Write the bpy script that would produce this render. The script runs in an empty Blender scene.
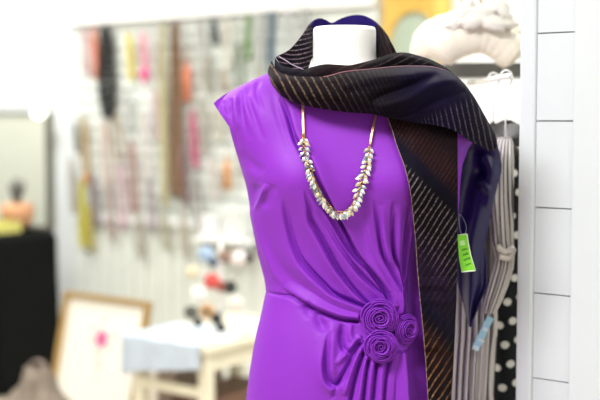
import bpy, math, random
import numpy as np
from mathutils import Vector
rng = np.random.default_rng(7); random.seed(7)
C = bpy.context.scene.collection
SC = bpy.context.scene
PI = math.pi
# ------------------------------------------------------------------ camera
F = 1167.0; CZ = 1.343; P = math.radians(4.17)
cd = bpy.data.cameras.new('camera'); cam = bpy.data.objects.new('camera', cd); C.objects.link(cam)
cam.location = (0, 0, CZ); cam.rotation_euler = (PI/2 - P, 0, 0)
cd.sensor_width = 36; cd.lens = F/600*36; cd.clip_end = 100
cd.dof.use_dof = True; cd.dof.focus_distance = 1.985; cd.dof.aperture_fstop = 2.4
SC.camera = cam
CAM = np.array([0, 0, CZ])
def ray(px, py):
    a = (np.asarray(px, float)-300)/F; b = (200-np.asarray(py, float))/F
    return np.stack([a, b*math.sin(P)+math.cos(P), b*math.cos(P)-math.sin(P)], -1)
def at(px, py, Y):
    d = ray(px, py); t = np.asarray(Y, float)/d[..., 1]
    return CAM + d*t[..., None]
# ------------------------------------------------------------------ materials
def lin(c):
    return tuple((x/255/12.92 if x/255 <= .04045 else ((x/255+.055)/1.055)**2.4) for x in c)
MATS = {}
def mat(name, rgb, rough=.6, metal=0., noise=0., nscale=20., sheen=0., spec=.5, bump=0., bscale=200., emit=0.):
    if name in MATS: return MATS[name]
    m = bpy.data.materials.new(name); m.use_nodes = True; nt = m.node_tree
    b = nt.nodes['Principled BSDF']; c = lin(rgb)
    b.inputs['Base Color'].default_value = (*c, 1)
    b.inputs['Roughness'].default_value = rough; b.inputs['Metallic'].default_value = metal
    b.inputs['Specular IOR Level'].default_value = spec
    if sheen: b.inputs['Sheen Weight'].default_value = sheen
    tc = nt.nodes.new('ShaderNodeTexCoord')
    n = nt.nodes.new('ShaderNodeTexNoise'); n.inputs['Scale'].default_value = nscale; n.inputs['Detail'].default_value = 3
    nt.links.new(tc.outputs['Object'], n.inputs['Vector'])
    k = max(noise, .03)
    mx = nt.nodes.new('ShaderNodeMix'); mx.data_type = 'RGBA'
    mx.inputs['A'].default_value = (*[x*(1-k) for x in c], 1); mx.inputs['B'].default_value = (*[min(1, x*(1+k)) for x in c], 1)
    nt.links.new(n.outputs['Fac'], mx.inputs['Factor']); nt.links.new(mx.outputs['Result'], b.inputs['Base Color'])
    if bump:
        n2 = nt.nodes.new('ShaderNodeTexNoise'); n2.inputs['Scale'].default_value = bscale
        nt.links.new(tc.outputs['Object'], n2.inputs['Vector'])
        bp = nt.nodes.new('ShaderNodeBump'); bp.inputs['Strength'].default_value = bump; bp.inputs['Distance'].default_value = .002
        nt.links.new(n2.outputs['Fac'], bp.inputs['Height']); nt.links.new(bp.outputs['Normal'], b.inputs['Normal'])
    if emit:
        b.inputs['Emission Color'].default_value = (*c, 1); b.inputs['Emission Strength'].default_value = emit
    MATS[name] = m; return m
# ------------------------------------------------------------------ object helpers
ORG = {}
def thing(name, label, cat, loc, group=None):
    o = bpy.data.objects.new(name, None); C.objects.link(o); o.location = loc; o.empty_display_size = .05
    o['label'] = label; o['category'] = cat
    if group: o['group'] = group
    ORG[o] = np.array(loc, float); return o
def tag(o, label, cat, group=None):
    o['label'] = label; o['category'] = cat
    if group: o['group'] = group
    return o
def mesh(name, vf, m, parent=None, smooth=True, loc=None, label=None):
    v, f = vf; v = np.asarray(v, float)
    if parent is not None: org = ORG[parent]
    elif loc is not None: org = np.array(loc, float)
    else: org = np.zeros(3)
    me = bpy.data.meshes.new(name)
    v = v-org
    if isinstance(f, np.ndarray):
        k = f.shape[1]; me.vertices.add(len(v)); me.vertices.foreach_set('co', v.astype(np.float32).ravel())
        me.loops.add(f.size); me.loops.foreach_set('vertex_index', f.astype(np.int32).ravel())
        me.polygons.add(len(f)); me.polygons.foreach_set('loop_start', np.arange(0, f.size, k, dtype=np.int32))
        me.update(calc_edges=True)
    else: me.from_pydata(v.tolist(), [], [list(x) for x in f])
    me.validate()
    me.polygons.foreach_set('use_smooth', [smooth]*len(me.polygons)); me.update()
    for x in (m if isinstance(m, (list, tuple)) else [m]): me.materials.append(x)
    o = bpy.data.objects.new(name, me); C.objects.link(o)
    if parent is not None:
        o.parent = parent; ORG[o] = org
        if parent.type != 'EMPTY' and parent.parent is None: pass
    else:
        o.location = org; ORG[o] = org
    if label: o['label'] = label
    return o
def struct(name, vf, m, smooth=False):
    o = mesh(name, vf, m, smooth=smooth); o['kind'] = 'structure'; return o
def join(*vfs):
    V = []; Fs = []; n = 0
    for v, f in vfs:
        v = np.asarray(v, float); V.append(v); Fs += [[int(i)+n for i in q] for q in f]; n += len(v)
    return np.concatenate(V), Fs
def bevel(o, w=.004, seg=2):
    b = o.modifiers.new('bevel', 'BEVEL'); b.width = w; b.segments = seg; b.limit_method = 'ANGLE'; return o
def solid(o, t=.003, off=0.):
    b = o.modifiers.new('solid', 'SOLIDIFY'); b.thickness = t; b.offset = off; return o
BF = [(0, 3, 2, 1), (4, 5, 6, 7), (0, 1, 5, 4), (1, 2, 6, 5), (2, 3, 7, 6), (3, 0, 4, 7)]
def box(a, b):
    (x0, y0, z0), (x1, y1, z1) = a, b
    return np.array([(x0, y0, z0), (x1, y0, z0), (x1, y1, z0), (x0, y1, z0), (x0, y0, z1), (x1, y0, z1), (x1, y1, z1), (x0, y1, z1)]), BF
def tube(pts, r, n=8, closed=False):
    pts = np.asarray(pts, float); k = len(pts); r = np.broadcast_to(np.asarray(r, float), (k,))
    t = np.gradient(pts, axis=0)
    if closed: t = np.roll(pts, -1, 0)-np.roll(pts, 1, 0)
    t /= np.linalg.norm(t, axis=1)[:, None]+1e-12
    V = []; ref = np.array([0, 0, 1.]) if abs(t[0, 2]) < .9 else np.array([0, 1., 0])
    u = np.cross(t[0], ref); u /= np.linalg.norm(u)
    for i in range(k):
        u = u-t[i]*np.dot(u, t[i]); u /= np.linalg.norm(u)+1e-12; w = np.cross(t[i], u)
        for j in range(n):
            a = 2*PI*j/n; V.append(pts[i]+r[i]*(math.cos(a)*u+math.sin(a)*w))
    Fc = []
    for i in range(k if closed else k-1):
        i2 = (i+1) % k
        for j in range(n): Fc.append((i*n+j, i*n+(j+1) % n, i2*n+(j+1) % n, i2*n+j))
    if not closed: Fc.append(tuple(range(n))[::-1]); Fc.append(tuple((k-1)*n+j for j in range(n)))
    return np.array(V), Fc
def lathe(prof, c, n=32, sx=1., sy=1.):
    V = []; Fc = []; k = len(prof)
    for r, z in prof:
        for j in range(n):
            a = 2*PI*j/n; V.append((c[0]+r*sx*math.cos(a), c[1]+r*sy*math.sin(a), c[2]+z))
    for i in range(k-1):
        for j in range(n): Fc.append((i*n+j, i*n+(j+1) % n, (i+1)*n+(j+1) % n, (i+1)*n+j))
    Fc.append(tuple(range(n))[::-1]); Fc.append(tuple((k-1)*n+j for j in range(n)))
    return np.array(V), Fc
def ball(c, r, n=10, m=7, s=(1, 1, 1)):
    pr = [(math.sin(PI*i/m)*1., -math.cos(PI*i/m)) for i in range(m+1)]; pr[0] = (.02, -1); pr[-1] = (.02, 1)
    v, f = lathe(pr, (0, 0, 0), n)
    return v*r*np.array(s)+np.asarray(c), f
def cr(pts, n):
    """Catmull-Rom resample of control points (k,d) to n points"""
    p = np.asarray(pts, float); k = len(p)
    if k == 2: return p[0]+(p[1]-p[0])*np.linspace(0, 1, n).reshape((n,)+(1,)*(p.ndim-1))
    t = np.linspace(0, k-1, n); i = np.clip(t.astype(int), 0, k-2); u = (t-i).reshape((n,)+(1,)*(p.ndim-1))
    e = np.concatenate([[2*p[0]-p[1]], p, [2*p[-1]-p[-2]]])
    a, b, c, d = e[i], e[i+1], e[i+2], e[i+3]
    return .5*(2*b+(c-a)*u+(2*a-5*b+4*c-d)*u**2+(3*b-a-3*c+d)*u**3)
def gridfaces(nr, nc, wrap=False):
    r = np.arange(nr-1)[:, None]; c = np.arange(nc if wrap else nc-1)[None]
    c2 = (c+1) % nc
    return np.stack([r*nc+c, r*nc+c2, (r+1)*nc+c2, (r+1)*nc+c], -1).reshape(-1, 4)
def patch(ctrl, nr, nc):
    g = np.asarray(ctrl, float)                 # (rows, cols, 3) of px,py,Y
    g = cr(g, nr); g = np.swapaxes(cr(np.swapaxes(g, 0, 1), nc), 0, 1)
    return g
# ------------------------------------------------------------------ the room (wall frame: s along the wall, off towards the shop, z up)
AL = math.radians(36.3)
E = np.array([math.cos(AL), -math.sin(AL), 0]); N = np.array([math.sin(AL), math.cos(AL), 0])
P1 = np.array([.094, 5.5, 0])
def wl(s, off, z): 
    s = np.asarray(s, float); off = np.asarray(off, float); z = np.asarray(z, float)
    return P1+s[..., None]*E-off[..., None]*N+z[..., None]*np.array([0, 0, 1.])
def wpx(px, py, off=0.):
    """where the sight line of a pixel meets the plane `off` in front of the back wall, as (s, z)"""
    d = ray(px, py); t = (np.dot(N, P1-CAM)-off)/np.dot(d, N); p = CAM+d*t
    return float(np.dot(p-P1, E)), float(p[2])
def wbox(s0, s1, o0, o1, z0, z1):
    v, f = box((s0, o0, z0), (s1, o1, z1)); return wl(v[:, 0], v[:, 1], v[:, 2]), [q[::-1] for q in f]
m_wall = mat('wall_paint', (226, 232, 232), .8, noise=.02, nscale=3)
m_white = mat('white_paint', (243, 244, 243), .45, noise=.02, nscale=5)
m_panel = mat('panel_white', (224, 230, 225), .6, noise=.04, nscale=4)
m_ceil = mat('ceiling_paint', (240, 240, 238), .9)
def floor_mat():
    m = mat('floor_wood', (196, 184, 168), .4, noise=.15, nscale=6); nt = m.node_tree
    b = nt.nodes['Principled BSDF']; w = nt.nodes.new('ShaderNodeTexBrick')
    w.inputs['Color1'].default_value = (*lin((205, 193, 176)), 1); w.inputs['Color2'].default_value = (*lin((188, 174, 155)), 1)
    w.inputs['Mortar'].default_value = (*lin((120, 108, 95)), 1); w.inputs['Scale'].default_value = 1.2; w.inputs['Mortar Size'].default_value = .004
    w.inputs['Brick Width'].default_value = 1.1; w.inputs['Row Height'].default_value = .14
    tc = [n for n in nt.nodes if n.type == 'TEX_COORD'][0]
    nt.links.new(tc.outputs['Object'], w.inputs['Vector']); nt.links.new(w.outputs['Color'], b.inputs['Base Color']); return m
HC = 2.9
struct('floor', wbox(-3.2, 5.2, 0, 8, -.05, 0), floor_mat())
struct('ceiling', wbox(-3.2, 5.2, 0, 8, HC, HC+.05), m_ceil)
struct('wall_back', wbox(-3.3, 5.3, -.1, 0, 0, HC), m_wall)
struct('wall_left', wbox(-3.3, -3.2, 0, 8, 0, HC), m_wall)
struct('wall_right', wbox(5.2, 5.3, 0, 8, 0, HC), m_wall)
sL, _ = wpx(74, 150, .03); sR, _ = wpx(377, 150, .03)
_, zt1 = wpx(72, 26, .03); _, zt2 = wpx(320, 10, .03); ZT = (zt1+zt2)/2
_, ZB = wpx(150, 222, .03)
struct('trim_1', wbox(sL-.04, sR, 0, .07, ZT, ZT+.16), m_white)            # header board over the display
struct('trim_2', wbox(sL-.04, sR, 0, .04, ZT+.27, ZT+.30), m_white)
# slatted display panel and hooks
dp = thing('display_panel', 'white slatted wall panel full of hanging jewellery and scarves', 'display panel', tuple(wl(0, 0, ZB)))
sl = []
nsl = 15
for i in range(nsl):
    z0 = ZB+(ZT-ZB)*i/nsl; z1 = ZB+(ZT-ZB)*(i+1)/nsl
    sl.append(wbox(sL, sR, .012, .03, z0+.006, z1-.006))
sl.append(wbox(sL, sR, 0, .012, ZB, ZT))
mesh('slat_board', join(*sl), m_panel, dp, smooth=False)
lowb = [wbox(sL, sR, 0, .015, 0, ZB)]
for i in range(22):
    a = sL+(sR-sL)*i/22; lowb.append(wbox(a+.006, a+(sR-sL)/22-.006, .015, .028, .08, ZB))
mesh('base_boards', join(*lowb), mat('board_pale', (230, 235, 227), .6, noise=.05), dp, smooth=False, label='pale vertical boards below the slats')
mesh('ledge', wbox(sL, sR, 0, .05, ZB-.012, ZB+.012), m_white, dp, smooth=False)
m_steel = mat('steel', (190, 192, 195), .3, metal=.9)
# ---- necklaces, ribbons and scarves on the wall
def cm(rgb, **k):
    return mat('col_%d_%d_%d' % rgb, rgb, **{**dict(rough=.5, noise=.25, nscale=40), **k})
def hook(s, z):
    mesh('hook', tube(wl(np.array([s, s, s, s]), np.array([.02, .07, .085, .088]), np.array([z+.004, z+.004, z+.006, z+.02])), .003, 6), m_steel, dp)
def dk(c): return tuple(int(max(24, 255-(255-q)*1.45)) for q in c)
def loop_item(px, y0, y1, w, rgb, label, name='necklace', beads=26, pend=None, pr=.02, br=.0095, cat='necklace', group='necklaces on the slatted wall'):
    rgb = dk(rgb); s, z0 = wpx(px, y0, .075); _, z1 = wpx(px, y1, .075); k = .0050*w/2
    hook(s, z0)
    t = np.linspace(0, 1, 33); a = 2*PI*t[:-1]
    ss = s+k*np.sin(a)*(.55+.45*(1-np.cos(a))/2); zz = z0+(z1-z0)*(1-np.cos(a))/2
    off = .062+.010*np.cos(a)
    root = thing(name, label, cat, tuple(wl(s, .07, z1)), group)
    pts = wl(ss, off, zz)
    mesh('cord', tube(pts, .0022, 6, closed=True), cm(rgb), root)
    cl = np.concatenate([pts, pts[:1]]); sg = np.concatenate([[0], np.cumsum(np.linalg.norm(np.diff(cl, axis=0), axis=1))])
    beads = max(14, min(70, int(sg[-1]/(2*br*.85)))); br = max(br, sg[-1]/beads*.56)
    q = np.linspace(0, sg[-1], beads, endpoint=False)
    B = [ball(np.array([np.interp(i, sg, cl[:, d]) for d in range(3)]), br*random.uniform(1.0, 1.25), 8, 5) for i in q]
    mesh('beads', join(*B), cm(rgb), root)
    if pend: mesh('pendant', join(ball(wl(s, .06, z1-pr*.8), pr, 10, 7, (1, .6, 1.25)), ball(wl(s, .06, z1-pr*2.2), pr*.5, 8, 5)), cm(pend), root)
    return root
def cloth_item(px, y0, y1, w, rgb, label, name='scarf', cat='scarf', group='scarves and ribbons on the slatted wall', noise=.3):
    s, z0 = wpx(px, y0, .075); _, z1 = wpx(px, y1, .075); hw = .0050*w/2
    hook(s, z0-.01)
    nr, nc = 40, 25; ph = random.random()*6
    t = np.linspace(0, 1, nr)[:, None]; u = np.linspace(-1, 1, nc)[None]
    wid = hw*(.55+.45*np.minimum(1, t*3))*(1+.12*np.sin(t*9+ph))
    S = s+u*wid+.006*np.sin(t*5+ph); O = .07+.011*np.cos(u*7+ph+t*2)+0*t; Z = z0+(z1-z0)*t+.012*np.sin(u*4+ph)*(t > .95)
    g = wl(S, O, Z+0*u)
    o = mesh(name, (g.reshape(-1, 3), gridfaces(nr, nc)), cm(rgb, noise=noise, nscale=25, rough=.8), loc=tuple(wl(s, .07, z1)))
    solid(o, .003); tag(o, label, cat, group); return o
def tassel_item(px, y0, y1, w, rgb, label):
    s, z0 = wpx(px, y0, .075); _, z1 = wpx(px, y1, .075); hw = .005*w/2; hook(s, z0)
    root = thing('tassel', label, 'tassel', tuple(wl(s, .07, z1)), 'tassels on the slatted wall')
    mesh('cord', tube(wl(np.array([s, s]), np.array([.07, .07]), np.array([z0+.003, z0-(z0-z1)*.3])), .002, 6), cm(rgb), root)
    zt = z0-(z0-z1)*.3
    mesh('knot', ball(wl(s, .07, zt), hw*.8, 10, 7), cm(rgb), root)
    th = [tube(wl(np.array([s, s+hw*.8*math.cos(a), s+hw*math.cos(a)]), np.array([.07, .07+.6*hw*math.sin(a), .07+hw*.7*math.sin(a)]), np.array([zt, zt-hw, z1])), hw*.28, 6) for a in np.linspace(0, 2*PI, 9)[:-1]]
    mesh('fringe', join(*th), cm(rgb), root)
L, K, T = loop_item, cloth_item, tassel_item
L(84, 30, 74, 13, (222, 196, 198), 'pale pink bead necklace at the top left corner of the slatted wall', beads=30)
K(94.5, 27, 78, 7, (226, 150, 122), 'narrow salmon ribbon hanging beside the dark charcoal necklace', 'ribbon', 'ribbon')
L(104, 29, 117, 19, (62, 70, 72), 'long charcoal double necklace on the top row beside the salmon ribbon', beads=60, br=.022)
L(105, 29, 62, 12, (44, 50, 54), 'short black bead necklace hung inside the long charcoal one', beads=34, br=.018)
L(128, 33, 80, 8, (232, 222, 140), 'pale yellow necklace between the charcoal and the pink ones', beads=26)
L(142, 33, 70, 8, (240, 190, 205), 'necklace with a big hot pink pendant on the top row', beads=20, pend=(236, 84, 150), pr=.026)
L(151, 30, 78, 7, (226, 222, 220), 'thin white necklace just left of the long khaki scarf', beads=20)
K(162, 23, 205, 10, (196, 190, 152), 'long khaki beige scarf hanging left of the brown one')
K(175, 23, 196, 15, (136, 108, 84), 'long mottled brown scarf hanging down the slatted wall', noise=.5)
T(186, 50, 102, 7, (232, 142, 108), 'orange tassel hanging right beside the brown scarf')
L(199, 24, 78, 12, (206, 206, 202), 'pale grey bead necklace on the top row right of the orange tassel', beads=28)
L(212, 20, 44, 8, (140, 144, 146), 'small grey necklace on the top row above a pale row', beads=22)
L(226, 18, 66, 12, (228, 226, 218), 'ivory bead necklace on the top row left of the green ribbon', beads=28)
K(247, 14, 58, 6, (128, 160, 108), 'narrow green ribbon on the top row above the purple shoulder', 'ribbon', 'ribbon')
L(237, 46, 84, 14, (176, 184, 174), 'grey green bead necklace hanging just above the cap sleeve', beads=30)
L(257, 13, 60, 9, (218, 220, 218), 'silvery necklace between the green and the slate ribbons', beads=24)
K(270.5, 11, 76, 6, (96, 116, 134), 'narrow slate blue ribbon hanging left of the dark velvet scarf', 'ribbon', 'ribbon')
L(288, 10, 56, 12, (220, 222, 222), 'pale necklace right of the slate ribbon above the velvet collar', beads=26)
L(304, 8, 40, 10, (206, 208, 206), 'light grey necklace nearest the bare mannequin neck', beads=24)
L(74, 122, 152, 8, (176, 180, 178), 'grey necklace at the far left edge in the second row', beads=22)
L(83, 118, 176, 11, (206, 186, 150), 'necklace with a large amber pendant low on the left of the wall', beads=28, pend=(200, 140, 60), pr=.022)
K(81, 182, 246, 9, (206, 200, 84), 'chartreuse yellow ribbon hanging below the amber pendant', 'ribbon', 'ribbon')
L(93, 176, 226, 9, (172, 160, 168), 'mauve grey necklace right of the chartreuse ribbon', beads=26)
L(104, 122, 188, 14, (222, 204, 196), 'blush bead necklace below the long charcoal necklace', beads=36, br=.009)
L(116, 116, 160, 14, (204, 194, 180), 'beige bead necklace in the second row right of the blush one', beads=34, br=.009)
L(120, 165, 222, 12, (222, 200, 206), 'pale rose necklace with a mauve pendant in the third row', beads=30, pend=(186, 158, 170))
L(131, 142, 214, 10, (196, 162, 156), 'dusty rose necklace hanging low left of the khaki scarf', beads=36, br=.008)
L(144, 112, 176, 13, (232, 228, 226), 'white bead necklace in the second row left of the khaki scarf', beads=32)
L(149, 182, 232, 10, (200, 192, 196), 'lilac grey necklace low on the wall below the white one', beads=26)
L(163, 212, 250, 9, (206, 204, 188), 'pale necklace hanging under the end of the khaki scarf', beads=22)
L(192, 112, 168, 9, (214, 140, 166), 'rose pink necklace in the second row right of the brown scarf', beads=22)
L(203, 100, 150, 13, (200, 198, 190), 'stone grey necklace in the second row beside the rose pink one', beads=30)
L(217, 96, 140, 11, (222, 220, 210), 'cream bead necklace in the second row near the purple sleeve', beads=28)
L(196, 176, 226, 12, (190, 186, 184), 'grey bead necklace low on the wall right of the brown scarf', beads=30)
T(226, 150, 190, 8, (224, 166, 110), 'light orange tassel low on the wall beside the purple bodice')
L(212, 158, 200, 12, (226, 220, 216), 'whitish necklace left of the light orange tassel', beads=26)
L(240, 130, 176, 8, (206, 204, 196), 'pale necklace half hidden behind the purple cap sleeve', beads=22)
L(70, 160, 214, 8, (206, 200, 196), 'pale grey necklace beside the amber pendant at the very left of the wall')
L(88, 206, 250, 8, (214, 206, 150), 'pale mustard necklace low on the left, under the mauve grey one')
L(108, 186, 240, 11, (204, 190, 186), 'dusty beige necklace low in the third row under the blush one')
L(138, 216, 258, 9, (206, 200, 192), 'short grey beige necklace hanging under the dusty rose one')
L(126, 92, 130, 9, (214, 216, 214), 'small grey white necklace between the yellow one and the beige one')
L(154, 90, 138, 8, (220, 206, 208), 'pale pinkish necklace hanging close to the left edge of the khaki scarf')
L(182, 150, 206, 8, (176, 158, 160), 'mauve brown necklace under the orange tassel')
L(206, 56, 94, 10, (196, 194, 184), 'taupe grey necklace beneath the pale grey top row one')
L(222, 70, 92, 8, (204, 196, 186), 'tiny beige necklace left of the grey green one')
L(182, 212, 256, 9, (214, 210, 200), 'pale stone necklace low on the wall left of the gift boxes')
L(231, 96, 128, 9, (200, 204, 190), 'sage white necklace above the pale one half hidden by the sleeve')
L(258, 62, 92, 9, (206, 208, 200), 'short pale necklace just above the purple shoulder seam')
# white boxes on small bracket shelf
s0, z0 = wpx(203, 236, .1); s1, _ = wpx(258, 236, .1)
sh = thing('bracket_shelf', 'small white bracket shelf on the slatted wall carrying pale boxes', 'shelf', tuple(wl((s0+s1)/2, .1, z0)))
bevel(mesh('board', wbox(s0, s1, .03, .2, z0-.015, z0), m_white, sh, smooth=False))
for q in (s0+.05, s1-.05): mesh('bracket', wbox(q-.006, q+.006, .03, .16, z0-.06, z0-.015), m_steel, sh, smooth=False)
def carton(pxa, pxb, pyt, rgb, label):
    a, z1 = wpx(pxa, pyt, .1); b, _ = wpx(pxb, pyt, .1)
    r = thing('gift_box', label, 'box', tuple(wl((a+b)/2, .1, z0)), 'boxes on the bracket shelf')
    zz = z0+(z1-z0)*.72
    bevel(mesh('box_base', wbox(a+.003, b-.003, .06, .15, z0, zz), cm(rgb, noise=.05), r, smooth=False))
    bevel(mesh('lid', wbox(a, b, .057, .153, zz, z1), cm(rgb, noise=.05), r, smooth=False))
carton(207, 224, 214, (236, 238, 236), 'white gift box on the bracket shelf, left one')
carton(227, 246, 207, (224, 228, 224), 'taller pale grey gift box on the bracket shelf, right one')
# ---- mirror with spotlight at the far left
off = .04
sa, zm1 = wpx(-40, 112, off); sb, _ = wpx(48, 112, off); _, zm0 = wpx(20, 228, off)
mr = thing('wall_mirror', 'large dull grey-green mirror in a thin dark frame on the left wall', 'mirror', tuple(wl((sa+sb)/2, 0, zm0)))
m_glass = mat('mirror_glass', (212, 215, 200), .4, metal=.15, noise=.04, nscale=2)
mesh('glass', wbox(sa, sb, .005, .03, zm0, zm1), m_glass, mr, smooth=False)
m_fr = mat('frame_dark', (104, 100, 88), .5, noise=.15)
w = .022
mesh('frame', join(wbox(sb-w, sb, 0, .045, zm0, zm1), wbox(sa, sa+w, 0, .045, zm0, zm1), wbox(sa+w, sb-w, 0, .045, zm1-.012, zm1), wbox(sa+w, sb-w, 0, .045, zm0, zm0+w)), m_fr, mr, smooth=False)
sp, zp = wpx(39, 113, .12)
lp = thing('spotlight', 'small glowing spotlight at the top right corner of the mirror', 'lamp', tuple(wl(sp, 0, zp)))
mesh('arm', tube(wl(np.array([sp, sp, sp]), np.array([0., .06, .11]), np.array([zp+.05, zp+.05, zp+.02])), .008, 8), m_white, lp)
mesh('bulb', ball(wl(sp, .12, zp), .034, 14, 9, (1.1, 1, .8)), mat('bulb', (255, 252, 240), .3, emit=3.), lp)
# ---- black draped counter, with yellow tray and pot
def draped():
    # rounded draped block in wall frame
    sa_, _ = wpx(-120, 300, .55); sb_, zt_ = wpx(55, 226, .55)
    o0, o1 = .50, .95; zt_ -= .02
    nz, na = 40, 160; V = []
    cs, co = (sa_+sb_)/2, (o0+o1)/2; hs, ho = (sb_-sa_)/2, (o1-o0)/2
    tt = np.concatenate([np.linspace(0, .18, 12), np.linspace(.2, 1, nz-12)])
    for t in tt:
        if t <= .18: k = math.sin(t/.18*PI/2); z = zt_-.05*(1-math.cos(t/.18*PI/2)); grow = (k-1)*.05
        else: z = (zt_-.05)*(1-(t-.18)/.82)+.003; grow = .012*(t-.18)
        for j in range(na):
            a = 2*PI*j/na; c, s_ = math.cos(a), math.sin(a); n = .16
            S = cs+(hs+grow)*math.copysign(abs(c)**n, c); O = co+(ho+grow)*math.copysign(abs(s_)**n, s_)
            rip = .010*math.sin(a*14)*max(0, t-.25)
            V.append(wl(S+rip*c, O+rip*s_, z))
    f = [list(q) for q in gridfaces(nz, na, True)]+[list(range(na))]
    return np.array(V), f, zt_, (cs, co)
dv, df, ZK, (kc, ko) = draped()
ct = mesh('draped_counter', (dv, df), mat('black_cloth', (15, 17, 17), .9, noise=.2, spec=.15), loc=tuple(wl(kc, ko, 0)))
tag(ct, 'tall counter covered to the floor in black cloth at the left edge', 'counter')
s_, _ = wpx(8, 220, .72)
ty = thing('tray', 'flat yellow tray on top of the black draped counter', 'tray', tuple(wl(s_, .72, ZK)))
m_yel = cm((214, 210, 120), noise=.08)
mesh('tray_base', wbox(s_-.14, s_+.10, .72, .92, ZK+.001, ZK+.012), m_yel, ty, smooth=False)
mesh('rim', join(wbox(s_-.14, s_+.10, .91, .92, ZK+.012, ZK+.05), wbox(s_-.14, s_+.10, .72, .73, ZK+.012, ZK+.05), wbox(s_-.14, s_-.13, .73, .91, ZK+.012, ZK+.05), wbox(s_+.09, s_+.10, .73, .91, ZK+.012, ZK+.05)), m_yel, ty, smooth=False)
s_, _ = wpx(17, 200, .60)
pt = thing('plant_pot', 'tan pot with a dark dried plant standing before the mirror', 'pot', tuple(wl(s_, .60, ZK)))
mesh('pot', lathe([(.05, 0), (.075, .03), (.085, .08), (.08, .12), (.07, .125), (.06, .11)], tuple(wl(s_, .60, ZK+.001)), 24), cm((214, 160, 118)), pt)
lv = []
for i in range(34):
    a = random.random()*2*PI; h = random.uniform(.1, .17); r = random.uniform(.01, .055)
    p0 = wl(s_, .60, ZK+.1); p1 = p0+np.array([r*math.cos(a)*.5, r*math.sin(a)*.5, h*.6]); p2 = p0+np.array([r*math.cos(a), r*math.sin(a), h])
    lv.append(tube([p0, p1, p2], [.003, .008, .001], 5))
mesh('foliage', join(*lv), cm((96, 96, 92)), pt)
# ---- taupe bag on the floor
def bag():
    nz, na = 40, 72; V = []
    s0_, _ = wpx(39, 380, 1.45)
    for i in range(nz):
        t = i/(nz-1); z = .002+.335*t
        r = .150*(.85+.35*math.sin(PI*min(1, t*1.25)))*(1-.55*max(0, t-.6)/.4)
        for j in range(na):
            a = 2*PI*j/na
            rr = r*(1+.10*math.sin(5*a+6*t)+.07*math.sin(9*a-9*t)+.05*math.sin(14*a+17*t))
            V.append(wl(s0_+rr*math.cos(a), 1.45+rr*.7*math.sin(a), z+.02*math.sin(3*a)*t))
    return np.array(V), [list(q) for q in gridfaces(nz, na, True)]+[list(range(na))[::-1], list(range((nz-1)*na, nz*na))], s0_
bv, bf, bs = bag()
bg = thing('fabric_bag', 'crumpled taupe fabric bag on the floor before the black counter', 'bag', tuple(wl(bs, 1.45, 0)))
mesh('sack', (bv, bf), cm((126, 115, 103), rough=.9, noise=.35, nscale=14), bg)
a = np.linspace(0, PI, 15)
mesh('handle', tube(wl(bs+.055*np.cos(a), 1.45+0*a, .33+.05*np.sin(a)), .009, 8), cm((112, 98, 88)), bg)
# ---- leaning framed picture
fs0, ft0 = wpx(61, 293, 1.0); fs1, _ = wpx(145, 303, 1.0)
def lean(s, h, d):  # point on the leaning panel: h up the panel, d in front of its back plane
    ang = math.radians(13); return wl(s, 1.08-(h*math.sin(ang))*1.0+d*math.cos(ang), .002+h*math.cos(ang)+d*math.sin(ang))
HP = ft0/math.cos(math.radians(13)); fw = .022
def lbox(s0, s1, h0, h1, d0, d1):
    v, f = box((s0, d0, h0), (s1, d1, h1)); return lean(v[:, 0], v[:, 2], v[:, 1]), [q[::-1] for q in f]
pf = thing('framed_picture', 'picture of a pink flower in a thin gold frame leaning on the floor', 'picture', tuple(wl((fs0+fs1)/2, 1.0, 0)))
m_gold = mat('old_gold', (176, 144, 86), .45, metal=.3, noise=.25)
mesh('frame', join(lbox(fs0, fs0+fw, 0, HP, 0, .03), lbox(fs1-fw, fs1, 0, HP, 0, .03), lbox(fs0+fw, fs1-fw, HP-fw, HP, 0, .03), lbox(fs0+fw, fs1-fw, 0, fw, 0, .03)), m_gold, pf, smooth=False)
mesh('easel_strut', join(tube([tuple(lean(np.array((fs0+fs1)/2), np.array(HP*.7), np.array(-.004))), tuple(wl((fs0+fs1)/2, .78, .006))], .008, 6)), m_gold, pf)
pr_ = mesh('print', lbox(fs0+fw, fs1-fw, fw, HP-fw, .004, .012), cm((240, 238, 226), noise=.03), pf, smooth=False, label='cream paper')
fcx = fs0+(fs1-fs0)*.50; fh = HP*.68
fl = []
for i in range(7):
    a = 2*PI*i/7; r = .022
    th = np.linspace(0, 2*PI, 13)[:-1]
    ring = np.array([lean(np.array(fcx+r*math.cos(a)+.016*math.cos(q)), np.array(fh+r*math.sin(a)+.016*math.sin(q)), np.array(.0135)) for q in th]); fl.append((ring, [list(range(12))]))
mesh('flower', join(*fl), cm((238, 110, 168)), pr_, smooth=False, label='pink flower')
lf = []
for a, r in ((.3, .07), (2.6, .07), (1.57, .08), (4.5, .06), (4.8, .11), (3.4, .06), (5.7, .06)):
    c0 = np.array([fcx+r*math.cos(a), fh+r*math.sin(a)]); d = np.array([math.cos(a), math.sin(a)]); n2 = np.array([-d[1], d[0]])
    q = [c0-d*.028, c0+n2*.008, c0+d*.028, c0-n2*.008]
    lf.append((np.array([lean(np.array(p[0]), np.array(p[1]), np.array(.0130)) for p in q]), [[0, 1, 2, 3]]))
st = [np.array([fcx-.002, fh]), np.array([fcx+.002, fh]), np.array([fcx+.006, fh-.19]), np.array([fcx+.001, fh-.19])]
lf.append((np.array([lean(np.array(p[0]), np.array(p[1]), np.array(.0128)) for p in st]), [[0, 1, 2, 3]]))
mesh('leaves', join(*lf), cm((176, 176, 172)), pr_, smooth=False, label='grey leaves')
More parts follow.
